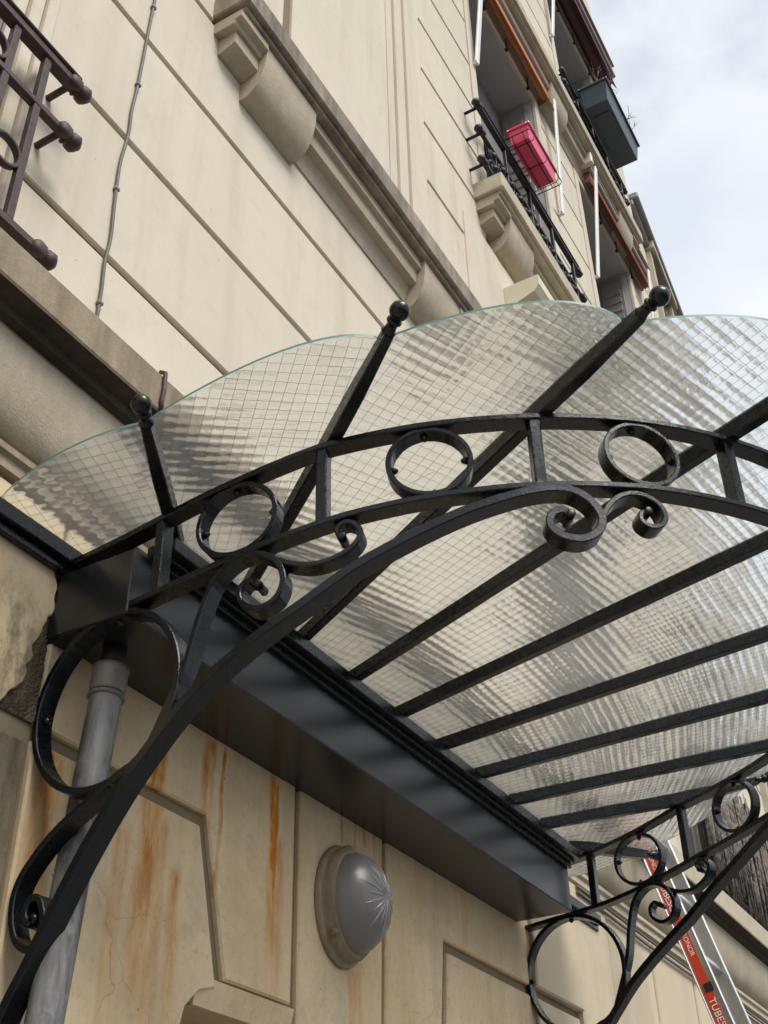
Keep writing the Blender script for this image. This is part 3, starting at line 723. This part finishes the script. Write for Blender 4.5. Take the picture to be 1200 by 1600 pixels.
mb = MB(); mb.prism([(1.47, 4.87), (D - .024, 4.87), (D - .024, 4.70), (1.50, 4.76), (1.47, 4.80)], 4.40, 5.6); obj('casing', mb, M_casing, hood)
mb = MB(); mb.box(4.46, 5.55, 1.53, D - .05, 4.66, 4.74, .01); obj('canvas_roll', mb, M_tube, hood)

# ------------------------------------------------------------------ planters
pl = thing('planter', (4.70, 1.5, 6.17), 'bright pink plastic planter in a wire basket hung on the ornate guard', 'planter')
def trough(mb, x0, x1, y0, y1, zb, zt, taper, lip, th=.004):
    a = [(x0, y0, zt), (x1, y0, zt), (x1, y1, zt), (x0, y1, zt)]; b_ = [(x0 + taper, y0 + taper * .7, zb), (x1 - taper, y0 + taper * .7, zb), (x1 - taper, y1 - taper * .4, zb), (x0 + taper, y1 - taper * .4, zb)]
    mb.add(a + b_, [(0, 1, 5, 4), (1, 2, 6, 5), (2, 3, 7, 6), (3, 0, 4, 7), (4, 5, 6, 7)])
    ai = [(x0 + th, y0 + th, zt), (x1 - th, y0 + th, zt), (x1 - th, y1 - th, zt), (x0 + th, y1 - th, zt)]; bi = [(x + (th if x < (x0 + x1) / 2 else -th), y + (th if y < (y0 + y1) / 2 else -th), zb + th) for x, y, z in b_]
    mb.add(ai + bi, [(0, 1, 5, 4), (1, 2, 6, 5), (2, 3, 7, 6), (3, 0, 4, 7), (4, 5, 6, 7)])
    mb.box(x0 - lip, x1 + lip, y0 - lip, y0 + th * 1.5, zt - .012, zt + .008, .004); mb.box(x0 - lip, x1 + lip, y1 - th * 1.5, y1 + lip, zt - .012, zt + .008, .004)
    mb.box(x0 - lip, x0 + th * 1.5, y0 + th * 1.6, y1 - th * 1.6, zt - .012, zt + .008, .004); mb.box(x1 - th * 1.5, x1 + lip, y0 + th * 1.6, y1 - th * 1.6, zt - .012, zt + .008, .004)
mb = MB(); trough(mb, 4.485, 4.915, 1.432, 1.568, 6.165, 6.285, .018, .010); obj('tray', mb, M_pink, pl)
mb = MB()
for z in (6.20,): mb.tube([(4.47, 1.60, z), (4.47, 1.43, z), (4.485, 1.412, z), (4.945, 1.412, z), (4.965, 1.43, z), (4.965, 1.60, z)], .0035, 6)
for x in (4.53, 4.72, 4.90): mb.tube([(x, 1.60, 6.20), (x, 1.585, 6.158), (x, 1.43, 6.158), (x, 1.412, 6.20)], .003, 6)
for y in (1.47, 1.54): mb.tube([(4.47, y, 6.20), (4.50, y, 6.157), (4.93, y, 6.157), (4.965, y, 6.20)], .003, 6)
obj('wire_basket', mb, M_black, pl)
mb = MB(); mb.box(4.50, 4.90, 1.45, 1.555, 6.24, 6.262); obj('soil', mb, M_soil, pl)
gp = thing('planter', (6.82, 1.42, 8.83), 'large slate green window box hanging high up against the sky', 'planter')
mb = MB(); trough(mb, 6.40, 7.21, 1.30, 1.545, 8.83, 9.06, .035, .016, .006); mb.box(6.55, 6.95, 1.348, 1.50, 8.818, 8.829, .003); mb.box(6.47, 7.15, 1.330, 1.345, 8.86, 8.90, .004); obj('trough', mb, M_planter, gp)
mb = MB(); mb.box(6.42, 7.19, 1.32, 1.52, 8.99, 9.03); obj('soil', mb, M_soil, gp)
mb = MB()
for x in (6.5, 7.1): mb.sweep([(x, 1.56, 9.09), (x, 1.605, 9.15), (x, 1.63, 9.1)], (1, 0, 0), .02, .004)
obj('hanger', mb, M_black, gp)
def twig(mb, p, d, l, r, depth):
    q = Vector(p) + Vector(d).normalized() * l; mid = (Vector(p) + q) / 2 + Vector((random.uniform(-.1, .1), random.uniform(-.1, .1), random.uniform(-.1, .1))) * l
    mb.tube([p, mid, q], [r, r * .8, r * .6], 5)
    if depth:
        for k in range(random.choice((2, 2, 3))):
            twig(mb, q if k else mid, Vector(d).normalized() + Vector((random.uniform(-.7, .7), random.uniform(-.7, .7), random.uniform(-.2, .8))), l * random.uniform(.5, .8), r * .6, depth - 1)
for lab, x0_, lst in (('dry bare plant with branching twigs at the left end of the green window box', 6.5, ((6.45, 1.42), (6.52, 1.38))), ('thin bare stems leaning out over the sky from the green window box', 7.0, ((6.66, 1.36), (6.95, 1.34), (7.12, 1.36)))):
    tw = thing('bare_plant', (x0_, 1.4, 9.03), lab, 'plant'); mb = MB()
    for x, y in lst: twig(mb, (x, y, 9.03), (random.uniform(-.2, .5), -.35, 1), .14, .006, 3)
    obj('stems', mb, M_twig, tw)

# ------------------------------------------------------------------ glass canopy
XC, RA, RB, O0 = 2.8, 1.19, 1.29, .25
th_ = np.linspace(0, np.pi, 1201)
cur = np.vstack([np.column_stack([np.full(100, XC - RA), np.linspace(-.15, O0, 100, endpoint=False)]),
                 np.column_stack([XC - RA * np.cos(th_), O0 + RB * np.sin(th_)]),
                 np.column_stack([np.full(100, XC + RA), np.linspace(O0, -.15, 101)[1:]])])
UU = np.r_[0, np.cumsum(np.hypot(*np.diff(cur, axis=0).T))] - .15
UT = UU[-1] - .15
def SP(u, z, inset=0.0):
    x = np.interp(u, UU, cur[:, 0]); o = np.interp(u, UU, cur[:, 1]); n = SN(u)
    return Vector((x, D - o, z)) - n * inset
def SN(u):
    a, b_ = u - .01, u + .01
    t = Vector((np.interp(b_, UU, cur[:, 0]) - np.interp(a, UU, cur[:, 0]), -(np.interp(b_, UU, cur[:, 1]) - np.interp(a, UU, cur[:, 1])), 0)).normalized()
    return Vector((-t.y, t.x, 0)) * (1 if True else -1)
ZB = lambda u: float(np.interp(min(u, UT - u), [-.05, 0, .15, .3, .43, .54, .68, .81, .89, 1.07, 1.3, 1.6, 2.2], [1.266, 1.272, 1.288, 1.305, 1.329, 1.354, 1.384, 1.403, 1.413, 1.434, 1.452, 1.462, 1.470]))
ZT = lambda u: float(np.interp(min(u, UT - u), [-.05, 0, .16, .27, .45, .63, .83, 1.08, 1.3, 1.6, 2.2], [1.452, 1.458, 1.475, 1.491, 1.528, 1.570, 1.592, 1.613, 1.630, 1.640, 1.648]))
can = thing('glass_canopy', (2.8, 1.6, 1.27), 'fan shaped glass door canopy of wired panes on a scrolled dark green iron frame', 'canopy')

# black box on the wall
mb = MB(); mb.box(1.568, 3.922, 1.490, YC, 1.274, 1.432, .003)
bx = obj('box_gutter', mb, M_box, can)
mb = MB()
mb.box(1.66, 3.925, 1.476, 1.4895, 1.424, 1.450, .002); mb.box(1.66, 3.922, 1.462, 1.4755, 1.440, 1.466, .002); mb.box(1.64, 3.935, 1.442, 1.4615, 1.452, 1.486, .002); mb.box(1.64, 3.935, 1.4905, 1.52, 1.434, 1.484, .002)
obj('lip_rail', mb, M_iron, bx)

def chord(name, zf):
    us_ = np.linspace(-.035, UT + .035, 150); mb = MB()
    mb.sweep([SP(u, zf(u), .018) for u in us_], [SN(u) for u in us_], .042, .0145, bev=.0022); return obj(name, mb, M_iron, can)
fr = chord('lower_ring', ZB); chord('upper_ring', ZT)
US = [.268, .635, 1.072, 1.515, 1.96]; US = US + [UT - u for u in US[::-1]]
for u in US:
    mb = MB(); n = SN(u); mb.sweep([SP(u, ZB(u) + .0055, .016), SP(u, ZT(u) - .0055, .018)], n, .034, .024, bev=.0025); obj('strut', mb, M_iron, can)
for a, b_ in zip(US[:-1], US[1:]):
    uc = (a + b_) / 2; zc = (ZB(uc) + ZT(uc)) / 2; r = (ZT(uc) - ZB(uc)) / 2 - .0105
    pts, nr = [], []
    for k in range(40):
        an = 2 * math.pi * k / 40; u = uc + r * math.cos(an); pts.append(SP(u, zc + r * math.sin(an), .016)); nr.append(SN(u))
    mb = MB(); mb.sweep(pts, nr, .037, .0115, True); rg = obj('ring', mb, M_iron, can)
    for an in (0, 90, 180, 270):
        an = R(an + 6); u = uc + (r - .004) * math.cos(an); p0 = SP(u, zc + (r - .004) * math.sin(an), .016); u2 = uc + (r - .019) * math.cos(an); p1 = SP(u2, zc + (r - .019) * math.sin(an), .016)
        mb = MB(); mb.lathe(p0, p1 - p0, [(0, .0085), (.008, .0075), (.0145, .003)], 7); obj('rivet', mb, M_iron, rg)

# side brackets drawn once along the left half of the ring surface, mirrored for the right
LEG = [(-.012, .30), (.0, .40), (.025, .508), (.07, .594), (.115, .684), (.171, .783), (.234, .877), (.299, .956), (.365, 1.027), (.425, 1.077), (.484, 1.119), (.543, 1.157), (.601, 1.192), (.652, 1.226), (.703, 1.260), (.761, 1.292), (.819, 1.322), (.875, 1.350), (.932, 1.376), (.988, 1.398), (1.044, 1.417), (1.094, 1.427), (1.136, 1.422), (1.168, 1.397), (1.183, 1.362), (1.172, 1.328), (1.140, 1.308), (1.103, 1.312), (1.080, 1.336), (1.085, 1.364), (1.108, 1.376), (1.122, 1.366)]
SMALL = [(1.178, 1.340), (1.187, 1.368), (1.203, 1.396), (1.226, 1.419), (1.255, 1.431), (1.287, 1.427), (1.311, 1.409), (1.318, 1.384), (1.307, 1.362), (1.285, 1.354), (1.267, 1.366), (1.268, 1.386), (1.284, 1.393)]
VBR = [(.300, .965), (.318, 1.005), (.342, 1.060), (.366, 1.125), (.386, 1.214), (.413, 1.290), (.457, 1.329), (.504, 1.332), (.545, 1.304), (.562, 1.258), (.547, 1.216), (.508, 1.202), (.475, 1.225), (.470, 1.256), (.488, 1.272), (.508, 1.260)]
SBR = [(.500, 1.333), (.523, 1.322), (.555, 1.301), (.600, 1.283), (.648, 1.283), (.694, 1.304), (.715, 1.335), (.703, 1.363), (.682, 1.370), (.667, 1.354), (.677, 1.338)]
FOOT = [(.262, .928), (.234, .917), (.174, .884), (.086, .838), (.0, .788), (-.043, .745), (-.048, .697), (-.018, .646), (.036, .622), (.076, .638), (.083, .675), (.056, .710), (.020, .712), (.006, .690), (.022, .670), (.042, .676)]
HOOP = [(.171 + .177 * math.cos(a), 1.092 + .192 * math.sin(a)) for a in np.linspace(0, 2 * math.pi, 49)[:-1]]
FOOT = [(max(.012 + (u + .048) * .62, .012) if u < .15 else u, z) for u, z in FOOT]
def bracket(mir):
    f = (lambda u: UT - u) if mir else (lambda u: u)
    def bar(name, pts, w, th, parent, closed=False, k=5, taper=None, eye=True):
        q = pts if closed else spline(pts, k); m_ = len(q)
        sc = None
        if taper: sc = [1 - (1 - taper) * max(0, (i / m_ - .6) / .4) for i in range(m_)]
        mb = MB(); mb.sweep([SP(f(u), z, .016) for u, z in q], [SN(f(u)) for u, z in q], w, th, closed, sc=sc)
        if eye and not closed:
            u, z = q[-1]; n = SN(f(u)); mb.lathe(SP(f(u), z, .016) - n * w * .5, n, [(0, .006), (.001, .009), (w - .001, .009), (w, .006)], 10)
        return obj(name, mb, M_iron, parent)
    br = bar('bracket', LEG, .047, .0205, can, k=6, taper=.8)
    bar('small_scroll', SMALL, .042, .0125, br, taper=.8)
    bar('scroll', VBR, .042, .013, br, taper=.85); bar('scroll', SBR, .040, .012, br, taper=.85); bar('foot_scroll', FOOT, .042, .014, br)
    hp = bar('hoop', HOOP, .044, .0145, br, True)
    for u, z, du, dz in ((.003, 1.09, 1, 0), (.171, 1.275, 0, -1)):
        mb = MB(); p0 = SP(f(u), z, .016); p1 = SP(f(u + du * .02), z + dz * .02, .016); mb.lathe(p0, p1 - p0, [(0, .009), (.006, .008), (.010, .003)], 8); obj('rivet', mb, M_iron, br)
    return br
bracket(False); bracket(True)

# glazing bars with ball finials
ring_p = [SP(u, ZT(u) + .008, .0) for u in US]
feet = [Vector((XC + .124 * (2 * i - 9), 1.472, 1.487)) for i in range(10)]
ends, dirs = [], []
for i in range(10):
    F, P = feet[i], ring_p[i]
    if i in (0, 9):
        sg = -1 if i == 0 else 1
        E_ = Vector((XC + sg * 1.512, 1.262, 1.528)); d = (E_ - P).normalized(); E_ = P + d * (E_ - P).length
    else:
        d = (P - F).normalized(); E_ = P + d * (.378 if i in (1, 8) else .402) + Vector((0, 0, .021 if i in (1, 8) else -.004))
    ends.append(E_); dirs.append(d)
def fin_prof(): return [(-.012, .011), (-.004, .013), (.002, .0165), (.007, .013), (.014, .0115), (.022, .0115), (.026, .016), (.031, .016), (.035, .0115)] + [(.053 - .0212 * math.cos(a), .0212 * math.sin(a)) for a in np.linspace(.5, math.pi - .05, 10)]
for i in range(10):
    F, P, E_ = feet[i], ring_p[i], ends[i]; d2 = (E_ - P).normalized()
    stop = E_ - d2 * .075
    q = [F, F.lerp(P, .5), P, P.lerp(stop, .5), stop]; up = Vector((0, 0, 1))
    mb = MB(); vs = [p + up * .014 for p in q]
    mb.sweep(vs, up, .042, .029, sc=[.85, .92, 1.0, 1.0, .72], bev=.0025)
    gb = obj('glazing_bar', mb, M_iron, can)
    mb = MB(); mb.lathe(stop + up * .016, d2, fin_prof(), 14); obj('finial', mb, M_iron, gb)

# wired glass panes
GT = .0055
def pane(F0, F1, E0, E1, bul, name='glass_pane'):
    """F = inner corners, E = outer corners; the outer edge bulges in a scallop"""
    F0, F1, E0, E1 = [np.array(p, float) for p in (F0, F1, E0, E1)]
    ln = (np.linalg.norm(E0 - F0) + np.linalg.norm(E1 - F1)) / 2
    tm = lambda s: 1 + bul / ln * (np.sin(np.pi * np.clip(s, 0, 1)) ** .8)
    q = lambda s, t: (F0 + (F1 - F0) * s) * (1 - t) + (E0 + (E1 - E0) * s) * t
    mid = ((E0 + E1) / 2 - (F0 + F1) / 2); v = mid / np.linalg.norm(mid); hx = np.array((-v[1], v[0], 0)) * -1; hx /= np.linalg.norm(hx); o = (F0 + F1) / 2
    ns, nt_ = 20, 22; vs, uvs = [], []
    for side in (0, 1):
        for j in range(nt_ + 1):
            for i in range(ns + 1):
                s = i / ns; t = j / nt_ * tm(s); p = q(s, t) + np.array((0, 0, side * GT)); vs.append(p); uvs.append(((p - o) @ hx, (p - o) @ v))
    W = ns + 1; N = W * (nt_ + 1); fs = []
    for j in range(nt_):
        for i in range(ns):
            a = j * W + i; fs += [(a, a + 1, a + W + 1, a + W), (N + a, N + a + W, N + a + W + 1, N + a + 1)]
    mb = MB(); mb.add(vs, fs, 0, True)
    loop = [i for i in range(W)] + [j * W + ns for j in range(1, nt_ + 1)] + [nt_ * W + i for i in range(ns - 1, -1, -1)] + [j * W for j in range(nt_ - 1, 0, -1)]
    nl = len(loop); rim = mb.add([vs[k] for k in loop] + [vs[N + k] for k in loop], [(k, (k + 1) % nl, nl + (k + 1) % nl, nl + k) for k in range(nl)], 1, False)
    uvs += [uvs[k] for k in loop] + [uvs[N + k] for k in loop]
    f0 = [Vector(mb.v[k]) for k in mb.f[0]]
    if (f0[1] - f0[0]).cross(f0[2] - f0[0]).z > 0: mb.f = [f[::-1] for f in mb.f]      # underside faces down, the rest follows
    g = obj(name, mb, [M_glass, M_gedge], can, uvs, False)
    # wires: clip lines of a 25 mm grid to the pane
    wm = MB(); step = .025
    A = np.array([(F0 - o) @ hx, (F0 - o) @ v]); B = np.array([(F1 - o) @ hx, (F1 - o) @ v]); Cc = np.array([(E0 - o) @ hx, (E0 - o) @ v]); Dd = np.array([(E1 - o) @ hx, (E1 - o) @ v])
    def inv(h):
        s, t = np.full(len(h), .5), np.full(len(h), .5)
        for _ in range(8):
            f0 = A + np.outer(s, B - A); f1 = Cc + np.outer(s, Dd - Cc); r = f0 * (1 - t)[:, None] + f1 * t[:, None] - h
            js = (B - A) * (1 - t)[:, None] + (Dd - Cc) * t[:, None]; jt = f1 - f0
            det = js[:, 0] * jt[:, 1] - js[:, 1] * jt[:, 0]; det = np.where(abs(det) < 1e-9, 1e-9, det)
            s = s - (r[:, 0] * jt[:, 1] - r[:, 1] * jt[:, 0]) / det; t = t - (js[:, 0] * r[:, 1] - js[:, 1] * r[:, 0]) / det
        return s, t
    allp = np.array([A, B, Cc, Dd]); lo = allp.min(0) - .12; hi = allp.max(0) + .12
    rw = .00043
    for ax in (0, 1):
        for c in np.arange(math.floor(lo[ax] / step) * step, hi[ax], step):
            c = c + .004
            along = np.arange(lo[1 - ax], hi[1 - ax], .008)
            wob = (.0011 * np.sin(along * 2 * np.pi / .025 + c * 40) + .0018 * np.sin(along * 9 + c * 70)) if ax == 1 else .0012 * np.sin(along * 11 + c * 50)
            h = np.zeros((len(along), 2)); h[:, ax] = c + wob; h[:, 1 - ax] = along
            s, t = inv(h); ok = (s > .004) & (s < .996) & (t > .004) & (t < tm(s) - .002)
            i = 0
            while i < len(along):
                if not ok[i]: i += 1; continue
                j = i
                while j + 1 < len(along) and ok[j + 1]: j += 1
                if j - i >= 2:
                    P = [q(s[k], t[k]) + np.array((0, 0, -.0009)) for k in range(i, j + 1)]
                    wm.tube([Vector(p) for p in P], rw, 3, caps=False)
                i = j + 1
    tag(obj('wire_mesh', wm, M_wire, g), kind='stuff')
up = Vector((0, 0, .030))
glass_end = [ends[i] - (ends[i] - ring_p[i]).normalized() * (.080 if i in (0, 9) else .105 if i in (1, 8) else .118) for i in range(10)]
for i in range(9):
    pane(feet[i] + up, feet[i + 1] + up, glass_end[i] + up * .85, glass_end[i + 1] + up * .85, .068 if i in (0, 8) else .083)
for i, sg in ((0, -1), (9, 1)):
    wi = Vector((XC + sg * 1.172, D - .012, 1.497)); wo = Vector((XC + sg * 1.44, D - .012, 1.505)); rp = Vector((XC + sg * 1.178, 1.45, 1.512))
    a = [rp, wi, glass_end[i] + up * .7, wo]
    if sg < 0: pane(wi, rp, wo, glass_end[i] + up * .7, .035)
    else: pane(rp, wi, glass_end[i] + up * .7, wo, .035)
for sg in (-1, 1):
    mb = MB(); xa, xb = sorted((XC + sg * 1.165, XC + sg * 1.9)); mb.box(xa, xb, D - .036, D - .001, 1.452, 1.492, .003); mb.box(xa, xb, D - .020, D - .001, 1.430, 1.4515, .002); obj('wall_angle', mb, M_iron, can)

# ------------------------------------------------------------------ lamp above the door
lp = thing('wall_lamp', (2.735, D, 1.03), 'oval wall lamp with frosted mauve glass bowl and cream ceramic base', 'lamp')
LX, LZ = 2.739, 1.017
mb = MB(); mb.lathe((LX, D + .002, LZ), (0, -1, 0), [(0, .98), (.010, 1.0), (.017, .985), (.022, .955), (.023, .925), (.033, .93), (.041, .915), (.050, .88), (.056, .86), (.056, .60)], 40, (.163, .129)); obj('lamp_base', mb, M_bezel, lp)
mb = MB(); gl_prof = [(.042 + .104 * math.sin(a), math.cos(a)) for a in np.linspace(0, math.pi / 2 - .02, 18)]
mb.lathe((LX, D, LZ), (0, -1, 0), gl_prof, 40, (.134, .109)); gb = obj('lamp_glass', mb, M_globe, lp)
def globe_pt(a, r, lift=0):  # a angle, r 0..1 from the pole
    b_ = math.pi / 2 * (1 - r); return Vector((LX + .109 * math.cos(b_) * math.cos(a), D - .042 - .104 * math.sin(b_) - lift, LZ + .134 * math.cos(b_) * math.sin(a)))
for k in range(18):
    a = 2 * math.pi * k / 18; l = .40 if k % 2 else .54; mb = MB()
    pts = [globe_pt(a, r, .0006) for r in np.linspace(.05, l, 5)]; mb.tube(pts, [.001, .0024, .0028, .002, .0005], 5); obj('cut_ray', mb, M_cut, gb)
for k in range(3):
    mb = MB(); a = R(100 + 120 * k); mb.lathe((LX + .117 * math.cos(a), D - .030, LZ + .147 * math.sin(a)), (0, -1, 0), [(0, .011), (.016, .010), (.022, .005)], 8); obj('fixing_knob', mb, M_bezel, lp)

# ------------------------------------------------------------------ pipe under the box
pp = thing('drainpipe', (1.64, 1.62, GROUND), 'grey zinc drainpipe with a stained collar under the left end of the box', 'drainpipe')
px_ = lambda z: (1.625 + .071 * (z - .51), 1.615, z)
mb = MB(); mb.tube([px_(z) for z in (GROUND, -.6, .3, 1.19, 1.20)], .0345, 20); obj('pipe', mb, M_pipe, pp)
mb = MB(); mb.tube([px_(1.222), px_(1.276)], .026, 14); obj('outlet', mb, M_black, pp)
mb = MB(); mb.tube([px_(1.162), px_(1.166), px_(1.215), px_(1.224)], [.0365, .0385, .039, .0405], 20); mb.tube([px_(1.150), px_(1.153), px_(1.157), px_(1.160)], [.037, .0405, .0405, .037], 20)
tag(obj('pipe_collar', mb, M_zinc, pp), 'rough stained pipe collar')

# ------------------------------------------------------------------ cable on the wall
cb = thing('cable', (1.54, D, 2.02), 'thin grey cable clipped down the cream wall at the upper left', 'cable')
cp = [(1.60, 4.9), (1.575, 4.2), (1.558, 3.75), (1.551, 3.5), (1.545, 3.2), (1.538, 3.05), (1.541, 2.95), (1.529, 2.80), (1.532, 2.66), (1.541, 2.5), (1.535, 2.4), (1.540, 2.3), (1.541, 2.19), (1.541, 2.02)]
sm = spline(cp, 6); mb = MB(); mb.tube([(x, D - .007, z) for x, z in sm], .005, 8); obj('wire', mb, M_cable, cb)
for z in (3.62, 3.19, 2.69, 2.25):
    x = float(np.interp(z, [p[1] for p in sm][::-1], [p[0] for p in sm][::-1])); mb = MB(); mb.box(x - .008, x + .010, D - .014, D - .001, z - .006, z + .006, .002); obj('clip', mb, M_zinc, cb)
c2 = thing('cable', (1.66, 1.55, 1.9), 'short rusty wire end hanging over the sill edge behind the left ball finial', 'cable')
mb = MB(); mb.tube([(1.655, 1.56, 2.035), (1.655, 1.543, 2.025), (1.657, 1.543, 1.97), (1.652, 1.542, 1.93), (1.658, 1.545, 1.90)], .006, 7); mb.tube([(1.70, 1.62, 1.86), (1.71, 1.612, 1.82), (1.707, 1.615, 1.77), (1.697, 1.63, 1.745)], .0055, 7)
obj('wire', mb, M_oldiron, c2)
c3 = thing('cable', (5.6, 1.69, 1.6), 'pair of thin cables running along under the moulding behind the ladder', 'cable')
for dz in (0, .022):
    mb = MB(); mb.tube([(4.5, D - .02, 1.56 - dz), (5.3, D - .016, 1.553 - dz * 1.3), (6.2, D - .018, 1.548 - dz), (7.6, D - .016, 1.54 - dz), (8.2, D - .016, 1.54 - dz)], .006, 7); obj('wire', mb, M_cable, c3)

# ------------------------------------------------------------------ ladder leaning on the sill
ld = thing('ladder', (4.745, .60, GROUND), 'aluminium extension ladder with a red sticker leaning on the wall at the lower right', 'ladder')
LX0 = 4.745; LA = R(14.9); dn = Vector((0, -math.sin(LA), -math.cos(LA))); ou = Vector((0, -math.cos(LA), math.sin(LA)))
LP = Vector((LX0, 1.555, 2.02)); LEN = (LP.z - GROUND) / math.cos(LA)
def lbox(mb, x0, x1, o0, o1, s0, s1, bev=.002):
    st = len(mb.v); mb.box(x0, x1, o0, o1, s0, s1, bev)
    for i in range(st, len(mb.v)):
        x, o, s = mb.v[i]; p = Vector((x, LP.y, LP.z)) + ou * o + dn * s; mb.v[i] = tuple(p)
LW = .335
for xo, sg in ((LX0, 1), (LX0 + LW, -1)):
    for o0, o1, inn in ((.0, .074, 0),):
        mb = MB(); a = xo + sg * inn
        lbox(mb, a + sg * .006, a + sg * .010, o0 + .004, o1 - .004, 0, LEN); lbox(mb, a, a + sg * .026, o0, o0 + .006, 0, LEN, .0015); lbox(mb, a, a + sg * .026, o1 - .006, o1, 0, LEN, .0015)
        obj('rail', mb, M_alu, ld)
for k in range(13):
    s = .19 + k * .28
    mb = MB(); lbox(mb, LX0 + .0105, LX0 + LW - .0105, .020, .054, s - .014, s + .014, .004); obj('rung', mb, M_alu, ld)
mb = MB(); lbox(mb, LX0 + .0035, LX0 + .0055, .012, .050, .05, 2.2, .0005); st = obj('sticker', mb, M_red, ld)
for k in (2, 5):
    s = .33 + k * .28; mb = MB(); lbox(mb, LX0 + .0008, LX0 + .003, .022, .056, s - .017, s + .017, .006); obj('rung_end', mb, M_black, ld)
def lettering(txt, s, size, off):
    cu = bpy.data.curves.new('lettering', 'FONT'); cu.body = txt; cu.size = size; cu.extrude = .0003
    o = bpy.data.objects.new('lettering_source', cu); C.objects.link(o)
    bpy.context.view_layer.update(); me = bpy.data.meshes.new_from_object(o.evaluated_get(bpy.context.evaluated_depsgraph_get())); bpy.data.objects.remove(o)
    p = Vector((LX0 + .0028, LP.y, LP.z)) + dn * s + ou * off
    Mx = Matrix(((0, 0, -1, p.x), (dn.y, ou.y, 0, p.y), (dn.z, ou.z, 0, p.z), (0, 0, 0, 1)))
    me.transform(Mx); me.transform(Matrix.Translation(-world_loc(st))); me.name = 'lettering'
    me.materials.clear(); me.materials.append(M_white); q = bpy.data.objects.new('lettering', me); C.objects.link(q); q.parent = st
for s, txt, sz in ((.06, 'TUBESCA', .038), (.30, 'PRONOR', .026), (.44, 'TUBESCA', .038), (.655, 'PRONOR', .026), (.93, 'TUBESCA', .038), (1.2, 'PRONOR', .026), (1.5, 'TUBESCA', .038)):
    lettering(txt, s, sz, .020 if sz > .03 else .024)
mb = MB()
for xo in (LX0, LX0 + LW - .03): lbox(mb, xo - .006, xo + .036, -.004, .074, LEN - .09, LEN + .002, .006)
obj('rubber_foot', mb, M_black, ld)
